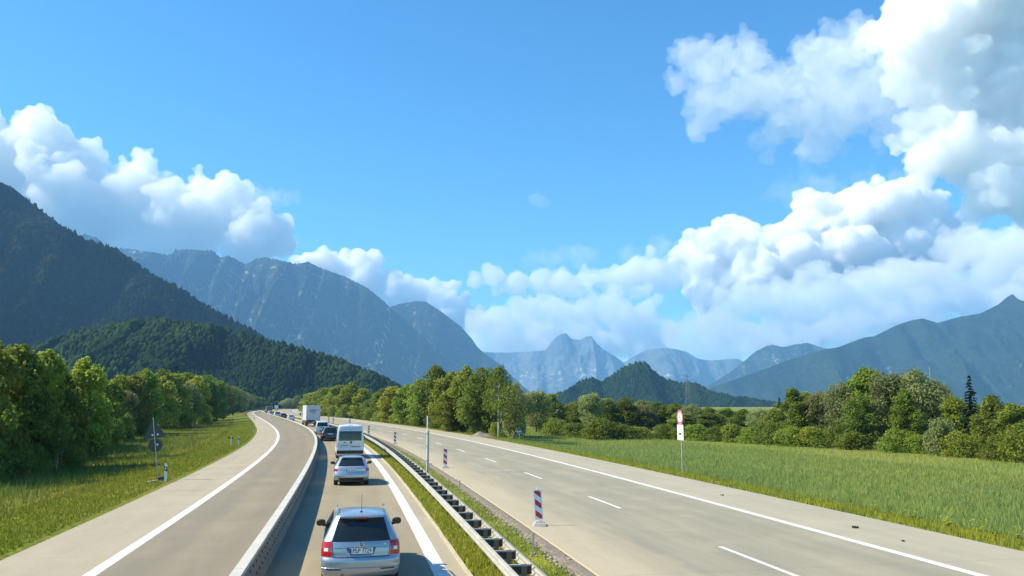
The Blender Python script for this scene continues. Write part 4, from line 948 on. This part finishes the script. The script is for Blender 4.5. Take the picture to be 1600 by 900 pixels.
# --- estate car, nearest
BE = Body([(.20, .22, 4.36, .78), (.28, .09, 4.48, .845), (.38, .02, 4.55, .872), (.50, 0, 4.57, .885), (.58, 0, 4.57, .885), (.635, .012, 4.56, .885), (.66, .05, 4.55, .884), (.76, .055, 4.50, .884), (.84, .065, 4.36, .88), (.90, .08, 3.95, .872), (.955, .10, 3.3, .855), (1.0, .125, 3.15, .83), (1.1, .19, 2.95, .775), (1.2, .26, 2.72, .725), (1.32, .355, 2.42, .665), (1.40, .42, 2.2, .62), (1.435, .40, 2.05, .585), (1.455, .46, 1.9, .54), (1.472, .62, 1.72, .44), (1.482, .9, 1.5, .22)], rr=.30)
silver_blue = paint('silver_blue_paint', (.36, .42, .47), .55, .3)
ye = 18.5; pe = path(ye, -1.9)
E1, bo = car('estate_car', 'silver blue estate car with plate FS P 7729, nearest in the queue', 'car', pe, heading(ye) + R(.6), BE, silver_blue, 4.57, (.86, 3.43), dict(belt=.985, rt=1.36, rglass=(.965, 1.385, .655, .515), side=[((.42, 1.28), (.72, 1.30)), ((1.36, 2.2), (1.38, 2.12)), ((2.28, 3.0), (2.2, 2.45))], tail=(.675, .965, (.225, .60), (.245, .575)), lens=(.78, .845, (.28, .36), (.28, .35)), my=2.75, mz=1.02, wz=(1.0, 1.38), head=.72))
E1.scale = (.965, 1.0, 1.07)
def seam(parent, pts, r=.006, m=black, name='panel_gap'): return MB().tube(pts, r, 4).build(name, m, parent)
seam(bo, [BE.rear(x, .665 + .0 * abs(x), .004) for x in np.linspace(-.62, .62, 14)], .008)
for sg in (-1, 1): seam(bo, [BE.rear(sg * (.62 + .035 * t), .665 + .32 * t, .003) for t in np.linspace(0, 1, 6)], .007)
seam(bo, [BE.rear(x, .845, .003) for x in np.linspace(-.6, -.30, 5)], .004); seam(bo, [BE.rear(x, .845, .003) for x in np.linspace(.30, .6, 5)], .004)
link('plate_recess_shade', BE.patch_rear(.705, .855, .285, .33, off=.003), mat('recess_shade', (.10, .11, .12), .5), E1)  # flat dark patch round the plate, shade of a recess put into colour
seam(E1, [BE.rear(x, .70 + max(0, abs(x) - .24) * .9, .012) for x in np.linspace(-.31, .31, 15)], .009, chrome, 'chrome_lip')
plate(E1, BE, .785, 'FS:P 7729', off=.016)
c = BE.rear(0, .905, .01); eb = MB().disc(c, .044, (0, 1, .15), .014, 24).build('emblem', chrome, E1); MB().disc((c.x, c.y - .006, c.z), .035, (0, 1, .15), .006, 24).build('emblem_field', black, eb)
m = MB(); m.box((c.x - .006, c.y - .011, c.z), (.034, .004, .014), ry=R(-40)).box((c.x + .008, c.y - .011, c.z + .006), (.03, .004, .008), ry=R(-40)); m.build('winged_arrow', chrome, eb)
MB().box((.54, BE.rear(.54, .905).y - .006, .905), (.05, .008, .02)).build('badge', chrome, E1)
MB().box((0, .385, 1.415), (1.0, .14, .03), rx=R(-12)).build('roof_spoiler', silver_blue, E1); MB().box((0, .312, 1.405), (.30, .03, .03)).build('brake_light', red_lens, E1)
MB().tube([(0, .75, 1.47), (0, .55, 1.86)], [.006, .004], 5).build('aerial', black, E1); MB().disc((0, .76, 1.478), .03, (0, 0, 1), .03, 10).build('aerial_base', black, E1)
for sg in (-1, 1): MB().tube([(sg * .56, .65, 1.455), (sg * .57, .72, 1.50), (sg * .58, 1.4, 1.52), (sg * .57, 2.0, 1.49), (sg * .56, 2.08, 1.45)], .016, 6).build('roof_rail', silver_blue, E1)
MB().tube([BE.rear(0, .975, .02), BE.rear(.38, .995, .02)], .009, 5).build('wiper', black, E1)
for sg in (-1, 1): link('reflector_slot', BE.patch_rear(.415, .44, sg * .76, sg * .76, off=.004, x0b=sg * .44, x0t=sg * .44, nz=2), black, E1)
seam(bo, [BE.rear(x, .46, .001) for x in np.linspace(-.86, .86, 20)], .009, silver_blue, 'bumper_crease')
MB().tube([(-.42, .02, .235), (-.42, .3, .235)], .035, 10).build('exhaust', galv_dark, E1)
lg = link('bumper_underside', BE.patch_rear(.215, .27, .66, .72, off=.004), black, E1)
seat_m = mat('seat_cloth', (.10, .11, .11), .9)
# --- silver hatchback
BH = Body([(.20, .25, 3.75, .76), (.30, .06, 3.88, .83), (.42, 0, 3.93, .862), (.52, .0, 3.95, .87), (.62, .03, 3.95, .87), (.72, .07, 3.92, .868), (.82, .07, 3.8, .86), (.90, .10, 3.4, .845), (.96, .17, 2.95, .81), (1.05, .27, 2.72, .76), (1.2, .45, 2.4, .67), (1.3, .58, 2.15, .60), (1.36, .62, 1.95, .55), (1.39, .70, 1.8, .47), (1.405, .95, 1.5, .25)], rr=.36)
silver = paint('silver_paint', (.50, .52, .55), .6, .28)
ya = 41.3
E2, bo2 = car('hatchback_car', 'small silver hatchback with dark rear window behind the white van', 'car', path(ya, -2.0), heading(ya), BH, silver, 3.95, (.72, 3.15), dict(belt=.98, rt=1.27, rglass=(.95, 1.31, .66, .50), side=[((.55, 1.2), (.95, 1.3)), ((1.28, 2.6), (1.38, 2.1))], tail=(.70, .835, (.27, .585), (.25, .57)), my=2.35, mz=.98, wz=(.98, 1.32), head=.7, archm=silver))
plate(E2, BH, .755, None, off=.012); MB().box((0, .60, 1.345), (1.0, .12, .03), rx=R(-14)).build('roof_spoiler', silver, E2)
link('rear_diffuser', BH.patch_rear(.24, .40, .55, .66, off=.005), black, E2)
c = BH.rear(0, .885, .01)
for q in range(4): ring('emblem_ring', .018, .024, c.y - .004, chrome, E2, .885).location.x = -.051 + q * .034
seam(bo2, [BH.rear(x, .60, .002) for x in np.linspace(-.8, .8, 18)], .006, silver, 'bumper_crease')
# --- white camper van
BV = Body([(.24, .12, 5.3, .95), (.36, .02, 5.38, 1.0), (.5, 0, 5.41, 1.02), (.8, .02, 5.36, 1.025), (1.0, .02, 5.15, 1.025), (1.15, .02, 4.75, 1.02), (1.5, .03, 4.35, 1.0), (1.9, .05, 3.95, .96), (2.2, .08, 3.6, .91), (2.4, .12, 3.3, .85), (2.47, .20, 3.1, .78), (2.52, .4, 2.8, .6), (2.54, .7, 2.4, .3)], rr=.13, n=4)
white_van = paint('white_van_paint', (.62, .64, .66), .0, .3)
yv = 61.5
E3, bo3 = car('camper_van', 'tall white van with dark rear window and lettering, between hatchback and dark car', 'van', path(yv, -1.7), heading(yv), BV, white_van, 5.41, (.95, 4.4), dict(belt=1.4, rt=1.95, rglass=(1.32, 2.02, .83, .82), side=[((.3, 1.4), (.3, 1.4)), ((1.6, 2.9), (1.6, 2.9)), ((3.2, 4.2), (3.2, 3.85))], tail=(.85, 1.45, (.40, .56), (.41, .56)), my=4.2, mz=1.45, wz=(1.25, 2.0), head=.85, ar=.42, wr=.34, lens=(1.0, 1.12, (.41, .52), (.41, .52))))
link('bumper', BV.patch_rear(.36, .60, .96, .99, off=.03), black, E3)
seam(bo3, [BV.rear(0, z, .003) for z in np.linspace(.62, 2.2, 8)], .008)
plate(E3, BV, .86, None).location.x = -.42
link('plate_strip', BV.patch_rear(.965, 1.0, -.12, -.12, off=.005, x0b=-.72, x0t=-.72, nz=2), black, E3)
navy = mat('navy_print', (.02, .025, .06), .5)
text('Rainbow', .19, 'lettering', navy, E3, (.42, BV.rear(.42, .89).y - .006, .89), bold=.004)
c = BV.rear(.07, 1.2, .02); MB().tube([(c.x, c.y, 1.12), (c.x, c.y, 1.28)], .05, 10).build('door_handle', black, E3)
c = BV.rear(-.42, 1.19, .006); ring('emblem', .0, .05, c.y, navy, E3, 1.19).location.x = -.42
MB().box((0, .2, 2.44), (.3, .05, .05)).build('brake_light', black, E3)
link('roof_panel', BV.patch_rear(2.08, 2.36, .80, .72, off=.005), mat('blue_white_panel', (.46, .53, .62), .3), E3)
# --- dark estate, white box van, distant cars
dark = paint('dark_grey_paint', (.035, .04, .045), .4, .25); white_c = paint('white_car_paint', (.66, .67, .67), 0, .3)
def simple_estate(name, label, y, off, pm, sc=1.0, cat='car', Bd=BE, L=4.57, tail=(.66, .93, (.33, .58), (.30, .57))):
    e, b = car(name, label, cat, path(y, off), heading(y), Bd, pm, L, (.86, 3.43) if Bd is BE else (.72, 3.15), dict(belt=.985, rt=1.36 if Bd is BE else 1.27, rglass=(.97, 1.38, .65, .52) if Bd is BE else (.95, 1.31, .66, .50), side=[((.42, 1.28), (.72, 1.30)), ((1.36, 2.2), (1.38, 2.12)), ((2.28, 3.0), (2.2, 2.45))] if Bd is BE else [((.55, 1.2), (.95, 1.3)), ((1.28, 2.6), (1.38, 2.1))], tail=tail, my=2.75 if Bd is BE else 2.35, mz=1.02, wz=(1.0, 1.34 if Bd is BE else 1.3), head=.72))
    plate(e, Bd, .78, None); e.scale = (sc, sc, sc); return e
simple_estate('estate_car', 'dark grey estate car partly hidden by the white van', 90, -2.55, dark, 1.04)
BW = Body([(.22, .12, 4.2, .80), (.32, .02, 4.35, .86), (.5, 0, 4.4, .895), (.75, .02, 4.32, .897), (.9, .03, 3.9, .89), (1.0, .04, 3.4, .885), (1.2, .08, 3.0, .85), (1.45, .14, 2.6, .79), (1.65, .2, 2.3, .73), (1.76, .26, 2.1, .67), (1.80, .4, 1.9, .55), (1.82, .7, 1.5, .25)], rr=.16, n=3.6)
E5, _ = car('delivery_van', 'small white box-backed van right behind the lorry', 'van', path(110, -2.5), heading(110), BW, white_c, 4.4, (.75, 3.45), dict(belt=1.08, rt=1.6, rglass=(1.1, 1.6, .70, .62), side=[((.3, 1.2), (.35, 1.2)), ((1.3, 2.2), (1.3, 2.1)), ((2.28, 2.95), (2.2, 2.45))], tail=(.7, 1.25, (.42, .58), (.43, .58)), my=2.7, mz=1.12, wz=(1.1, 1.68), head=.75, mirm=white_c))
plate(E5, BW, .72, None); link('plate_strip', BW.patch_rear(.92, .98, .38, .38, off=.006, nz=2), black, E5)
simple_estate('hatchback_car', 'white compact car alone in the gap beyond the lorry', 203, -2.0, white_c, 1.04, Bd=BH, L=3.95, tail=(.66, .83, (.3, .58), (.3, .58)))
brown = paint('brown_paint', (.10, .075, .055), .5, .3)
simple_estate('estate_car', 'brown car overlapping a white car on the far curve', 229, -2.4, brown, 1.06)
E6 = simple_estate('estate_car', 'tall white car just ahead of the brown one on the far curve', 252, -2.9, white_c, 1.22)
simple_estate('estate_car', 'black car behind the far olive lorry, right one', 276, -2.6, dark, 1.06)
simple_estate('hatchback_car', 'silver car close behind the far olive lorry', 302, -2.6, silver, 1.06, Bd=BH, L=3.95, tail=(.66, .83, (.3, .58), (.3, .58)))
simple_estate('estate_car', 'tiny dark car ahead of the far olive lorry', 412, -2.2, dark, 1.1)
simple_estate('hatchback_car', 'tiny silver car at the farthest visible bend', 445, -2.2, silver, 1.1, Bd=BH, L=3.95, tail=(.66, .83, (.3, .58), (.3, .58)))

simple_estate('estate_car', 'small white car hidden half behind the silver far car', 318, -2.5, white_c, 1.08)
simple_estate('estate_car', 'dark car just in front of the far olive lorry', 372, -2.3, dark, 1.08)
simple_estate('hatchback_car', 'pale car third ahead of the far olive lorry', 392, -2.3, silver, 1.08, Bd=BH, L=3.95, tail=(.66, .83, (.3, .58), (.3, .58)))
simple_estate('estate_car', 'black speck of a car last before the road bends away', 480, -2.2, dark, 1.15)

def lorry(label, y, off, boxm, length, w, hb, ht, logo, dh=0., cabm=None):
    e = empty('box_lorry', path(y, off), heading(y) + dh); tag(e, label, 'lorry', 'vehicles queueing in the used lane')
    fr = mat('lorry_frame', (.60, .61, .62), .4); ins = boxm
    b = MB().box((0, length / 2, (hb + ht) / 2), (w, length, ht - hb)).build('cargo_box', ins, e)
    t = .09                                    # raised rear frame
    for x in (-w / 2 + t / 2, w / 2 - t / 2): MB().box((x, -.02, (hb + ht) / 2), (t, .06, ht - hb - .002)).build('frame_post', fr, b)
    MB().box((0, -.021, ht - t / 2), (w - 2 * t - .004, .06, t)).build('frame_top', fr, b); MB().box((0, -.021, hb + t / 2), (w - 2 * t - .004, .06, t)).build('frame_bottom', galv_dark, b)
    MB().box((0, -.004, (hb + ht) / 2), (.02, .02, ht - hb - 2 * t)).build('door_gap', mat('door_gap_grey', (.3, .31, .33), .5), b)
    for x in (-w * .17, w * .17): MB().tube([(x, -.03, hb + .1), (x, -.03, ht - .1)], .018, 6).build('lock_bar', fr, b)
    for x in (-w / 2 + .12, w / 2 - .12):
        for z in (.25, .65): MB().box((x, -.055, hb + (ht - hb) * z), (.12, .03, .08)).build('hinge', galv_dark, b)
    if logo:
        n = 18; v = []; f = []; z0 = ht - .95
        for i in range(n + 1):
            a = math.pi * i / n
            for r_ in (.36, .45): v.append((-.1 + r_ * 1.15 * math.cos(a), -.012, z0 - r_ * math.sin(a)))
        for i in range(n): f.append([2 * i, 2 * i + 1, 2 * i + 3, 2 * i + 2])
        lgo = link('logo', mesh(v, f), navy, b)
        MB().box((.08, -.012, z0 + .09), (1.6, .006, .09)).build('logo_bar', navy, lgo); MB().box((-.02, -.012, z0 - .05), (.36, .006, .08), ry=R(30)).build('logo_stroke', navy, lgo); MB().box((-.16, -.012, z0 - .1), (.3, .006, .07), ry=R(-25)).build('logo_stroke', navy, lgo)
    MB().box((0, length / 2, hb - .16), (.9, length - .3, .3)).build('chassis', black, e)
    ub = MB().box((0, .05, .58), (w - .1, .1, .16)).build('rear_bumper', galv_dark, e)
    for sg in (-1, 1):
        MB().box((sg * .92, -.01, .6), (.42, .05, .14)).build('tail_light', red_lens, e)
        MB().box((sg * (w / 2 - .35), 1.2, .55), (.5, .03, .6)).build('mudflap', black, e)
        for yy in (1.9, length + .6): wheel(e, sg * (w / 2 - .2), yy, .47, .32)
        MB().box((sg * (w / 2 - .03), length * .5, .75), (.04, length * .4, .4)).build('side_guard', galv_dark, e)
    MB().box((0, -.005, .82), (.52, .02, .12)).build('number_plate', plate_w, e)
    cb = MB(); cb.add([(sx * w * .48, yy, z) for (yy, z) in ((length + .25, .5), (length + 2.1, .5), (length + 2.1, 1.6), (length + 1.9, 2.75), (length + .25, 2.95)) for sx in (-1, 1)], [[0, 2, 4, 6, 8][::1], [1, 3, 5, 7, 9][::-1], [0, 1, 3, 2], [2, 3, 5, 4], [4, 5, 7, 6], [6, 7, 9, 8], [8, 9, 1, 0]])
    c = cb.build('cab', cabm or white_c, e); MB().add([(sx * w * .44, length + q, z) for (q, z) in ((2.112, 1.65), (1.925, 2.65)) for sx in (-1, 1)], [[0, 1, 3, 2]]).build('windscreen', glass_dark, c)
    for sg in (-1, 1):
        MB().box((sg * (w / 2 + .24), length + 1.75, 2.15), (.22, .12, .5)).build('wing_mirror', black, e)
        MB().tube([(sg * w * .48, length + 1.75, 2.3), (sg * (w / 2 + .2), length + 1.75, 2.3)], .02, 5).build('mirror_arm', black, e)
        MB().add([(sg * (w * .48 + .004), length + q, z) for q, z in ((.7, 1.7), (1.75, 1.7), (1.6, 2.5), (.7, 2.6))], [[0, 1, 2, 3]]).build('side_window', glass_dark, c)
    return e
lorry('white box lorry with dark arched logo on its rear doors', 149, -1.25, mat('lorry_panel', (.56, .60, .65), .35), 6.6, 2.5, 1.12, 3.85, True, dh=R(2.0))
lorry('olive grey box lorry far along the queue at the bend', 335, -2.3, mat('olive_tarp', (.14, .135, .10), .7), 7.0, 2.5, 1.0, 3.3, False, cabm=dark)
lorry('small white lorry box showing above the far bend', 610, -1.5, mat('far_white_panel', (.75, .76, .78), .4), 5.0, 2.4, 1.0, 3.4, False)

# ------------------------------------------------------------------ clouds: closed volumes of scattering vapour behind and above the haze
def cloud_mat(name, dens, albedo=.999, g=.0):
    m = bpy.data.materials.new(name); m.use_nodes = True; nt = m.node_tree; nt.nodes.clear(); v = nt.nodes.new('ShaderNodeVolumePrincipled')
    v.inputs['Color'].default_value = (albedo, albedo, albedo, 1); v.inputs['Density'].default_value = dens; v.inputs['Anisotropy'].default_value = g
    o = nt.nodes.new('ShaderNodeOutputMaterial'); nt.links.new(v.outputs[0], o.inputs['Volume']); m.cycles.homogeneous_volume = True if hasattr(m.cycles, 'homogeneous_volume') else None
    return m
def cloud(puffs, D, label, mt, res=110, child=7, seed=0, disp=.5, squash=.8):
    """puffs: photo column, row, radius in photo pixels (and optional depth factor)"""
    r = random.Random(seed); sph = []
    for q in puffs:
        px, py, rad = q[:3]; Dq = D * (q[3] if len(q) > 3 else 1 + r.uniform(-.02, .02)); c = at(px, py, Dq); R0 = rad / F * Dq
        sph.append((c, R0))
        for k in range(child):
            d = Vector((r.gauss(0, 1), r.gauss(0, 1), r.gauss(.35, .9))).normalized(); R1 = R0 * r.uniform(.28, .5); c1 = c + d * R0 * r.uniform(.75, 1.0); sph.append((c1, R1))
            for k2 in range(3):
                d2 = (d + Vector((r.gauss(0, .7), r.gauss(0, .7), r.gauss(.1, .7)))).normalized(); sph.append((c1 + d2 * R1 * .85, R1 * r.uniform(.3, .55)))
    bm = bmesh.new(); bmesh.ops.create_icosphere(bm, subdivisions=2, radius=1); base_v = np.array([v.co[:] for v in bm.verts]); base_f = np.array([[v.index for v in f.verts] for f in bm.faces]); bm.free()
    C = np.array([s[0][:] for s in sph]); Rr = np.array([s[1] for s in sph]); V = (C[:, None] + base_v[None] * Rr[:, None, None] * np.array([1, 1, squash])).reshape(-1, 3)
    Fc = (base_f[None] + (np.arange(len(sph)) * len(base_v))[:, None, None]).reshape(-1, 3); o0 = C.mean(0); 
    me = npmesh(V - o0, Fc, 'cloud'); o = link('cloud', me, mt, None, Vector(o0)); tag(o, label, 'cloud', kind='stuff')
    ext = max(V.max(0) - V.min(0)); rm = o.modifiers.new('merge', 'REMESH'); rm.mode = 'VOXEL'; rm.voxel_size = 2.6 * D / F
    for ty, px_, st_ in (('CLOUDS', 60, 20), ('VORONOI', 34, -16), ('VORONOI', 15, -8), ('CLOUDS', 12, 7), ('VORONOI', 7, -3.5)):
        unit = D / F; t = bpy.data.textures.new('billow', ty); t.noise_scale = px_ * unit
        if ty == 'CLOUDS': t.noise_depth = 3
        dm = o.modifiers.new('billow', 'DISPLACE'); dm.texture = t; dm.strength = st_ * unit * disp * 2; dm.mid_level = .5; dm.texture_coords = 'LOCAL'
    r2 = o.modifiers.new('clean', 'REMESH'); r2.mode = 'VOXEL'; r2.voxel_size = 2.2 * D / F
    return o
HZ_BACK = 11900.0
D1 = 19500.0
cm_a = cloud_mat('cloud_dense', .0062); cm_b = cloud_mat('cloud_soft', .0017); cm_c = cloud_mat('cloud_wisp', .00045)
cloud([(-60, 250, 80), (0, 240, 62), (45, 232, 55), (85, 235, 52), (120, 262, 44), (40, 300, 80), (110, 320, 75), (150, 345, 60), (-30, 330, 90), (200, 290, 44), (215, 275, 32), (240, 310, 45), (200, 345, 60), (270, 345, 50), (325, 300, 34), (350, 305, 36), (385, 330, 40), (335, 345, 52), (420, 355, 34), (440, 380, 24), (290, 385, 50), (380, 385, 42), (220, 395, 50), (130, 390, 45)], D1, 'huge white cumulus bank rising behind the left mountains', cloud_mat('cloud_bank', .0036), res=300, seed=2)
cloud([(505, 405, 24), (480, 412, 20), (535, 420, 24), (565, 408, 24), (575, 425, 28), (610, 445, 30), (650, 455, 26), (690, 470, 28), (715, 482, 26), (560, 450, 30), (620, 480, 34), (740, 500, 24)], D1 * 1.06, 'chain of small white cumulus heads above the long ridge', cm_a, res=260, seed=3)
cloud([(750, 505, 26), (785, 500, 32), (825, 492, 32), (868, 488, 32), (915, 490, 34), (960, 488, 32), (1000, 500, 32), (790, 535, 34), (850, 530, 36), (910, 530, 36), (970, 530, 36), (1030, 528, 34), (800, 556, 26), (870, 556, 28), (940, 556, 28), (1010, 556, 28), (740, 540, 22)], D1 * .80, 'low white cloud bank over the distant snowy range', cloud_mat('cloud_low', .003), seed=4)
cloud([(1060, 520, 30), (1095, 508, 32), (1135, 515, 32), (1170, 525, 28), (1085, 548, 30), (1140, 552, 32), (1195, 552, 24), (1225, 540, 18)], D1 * .74, 'small bright cumulus between the low bank and the right mass', cm_b, seed=14)
cloud([(742, 440, 15), (775, 434, 20), (810, 438, 21), (845, 436, 20), (880, 440, 22), (915, 436, 22), (950, 434, 24), (985, 428, 28), (1020, 425, 32), (1055, 435, 28), (800, 452, 14), (850, 453, 15), (900, 455, 15), (950, 455, 15), (1000, 458, 16)], D1 * .82, 'long flat white cloud streak above the valley gap', cloud_mat('cloud_streak', .003), seed=5, squash=.75, disp=.35)
cloud([(1090, 400, 36), (1130, 385, 36), (1160, 372, 34), (1195, 395, 36), (1240, 365, 40), (1285, 340, 42), (1330, 328, 44), (1380, 322, 46), (1430, 325, 44), (1110, 440, 46), (1180, 430, 50), (1250, 415, 55), (1330, 395, 60), (1410, 385, 60), (1490, 385, 50)], D1 * 1.02, 'tall white cumulus rim of the right cloud mass', cm_a, seed=6)
cloud([(1500, 395, 40), (1545, 385, 42), (1590, 400, 44), (1640, 395, 60), (1560, 430, 40), (1620, 440, 50), (1700, 430, 60)], D1 * .86, 'bright cloud head over the pointed right summit', cm_b, seed=15)
cloud([(1140, 480, 36), (1190, 470, 38), (1245, 465, 40), (1300, 455, 42), (1355, 450, 42), (1410, 440, 44), (1465, 440, 40), (1230, 510, 36), (1300, 500, 40), (1370, 495, 40), (1440, 485, 40), (1510, 470, 40), (1580, 470, 40), (1650, 470, 50), (1150, 520, 30), (1200, 535, 28), (1270, 525, 30), (1330, 520, 30), (1395, 505, 30), (1100, 465, 30), (1120, 500, 30)], D1 * .80, 'grey lower layer of the right cloud mass', cloud_mat('cloud_thin', .0022), seed=16)
cloud([(1345, 508, 26), (1300, 518, 24), (1255, 528, 22), (1205, 530, 24), (1395, 490, 26), (1450, 470, 28), (1160, 540, 22), (1500, 455, 26), (1550, 440, 24)], D1 * .72, 'ragged shreds of cloud resting along the right mountain', cm_b, seed=17, disp=.8)
cloud([(1085, 85, 32), (1120, 95, 42), (1165, 90, 36), (1110, 150, 42), (1170, 150, 50), (1230, 130, 44), (1290, 100, 48), (1330, 75, 44), (1240, 190, 50), (1310, 170, 60), (1370, 140, 60), (1280, 225, 40), (1060, 125, 20), (1100, 190, 26), (1200, 215, 30), (1420, 180, 50)], 7600, 'soft ragged cloud drifting high at the upper right', cm_b, res=200, seed=7, disp=.8, child=8)
cloud([(1450, 40, 85), (1530, 30, 95), (1620, 40, 110), (1480, 120, 80), (1560, 150, 90), (1640, 150, 100), (1470, 200, 60), (1540, 240, 75), (1620, 250, 90), (1560, 295, 55), (1640, 320, 60), (1420, 90, 50), (1720, 100, 140), (1550, -60, 110), (1680, -80, 140), (1450, 250, 40)], 8400, 'massive bright cloud with dark grey base filling the upper right corner', cloud_mat('cloud_dense_near', .007), res=260, seed=8, disp=.7)
cloud([(1225, 300, 22), (1265, 290, 26), (1310, 300, 24), (1350, 280, 22), (1400, 290, 22)], 9000, 'thin grey wisp hanging below the ragged upper cloud', cm_c, res=70, seed=9, squash=.6, disp=1.)
cloud([(835, 402, 14), (870, 398, 17), (910, 402, 14), (985, 398, 16), (1025, 395, 20), (1065, 395, 18)], D1 * .99, 'faint thin cloud veil above the long white streak', cm_c, res=70, seed=10, squash=.55, disp=1.)
cloud([(400, 305, 14), (430, 310, 13), (458, 312, 9)], D1 * .98, 'small wisp trailing right from the left cumulus bank', cm_c, res=60, seed=11, squash=.6, disp=1.)
cloud([(846, 308, 9), (850, 315, 7)], D1 * .9, 'tiny isolated cloud puff in the open blue sky', cm_c, res=40, seed=12, disp=1.)

# ------------------------------------------------------------------ haze: one closed box of even air round camera and land
hz = MB().box((0, HZ_BACK / 2 - 200, 710), (26000, HZ_BACK + 400, 1440)).build('haze', None); struct(hz, 'stuff', 'blue summer haze filling the valley')
hm = bpy.data.materials.new('haze_air'); hm.use_nodes = True; hn = hm.node_tree; hn.nodes.clear()
pv = hn.nodes.new('ShaderNodeVolumePrincipled'); pv.inputs['Color'].default_value = (.25, .55, 1.0, 1); pv.inputs['Density'].default_value = 9e-5; pv.inputs['Anisotropy'].default_value = .1
ho = hn.nodes.new('ShaderNodeOutputMaterial'); hn.links.new(pv.outputs[0], ho.inputs['Volume']); hz.data.materials.append(hm); hz['category'] = 'haze'
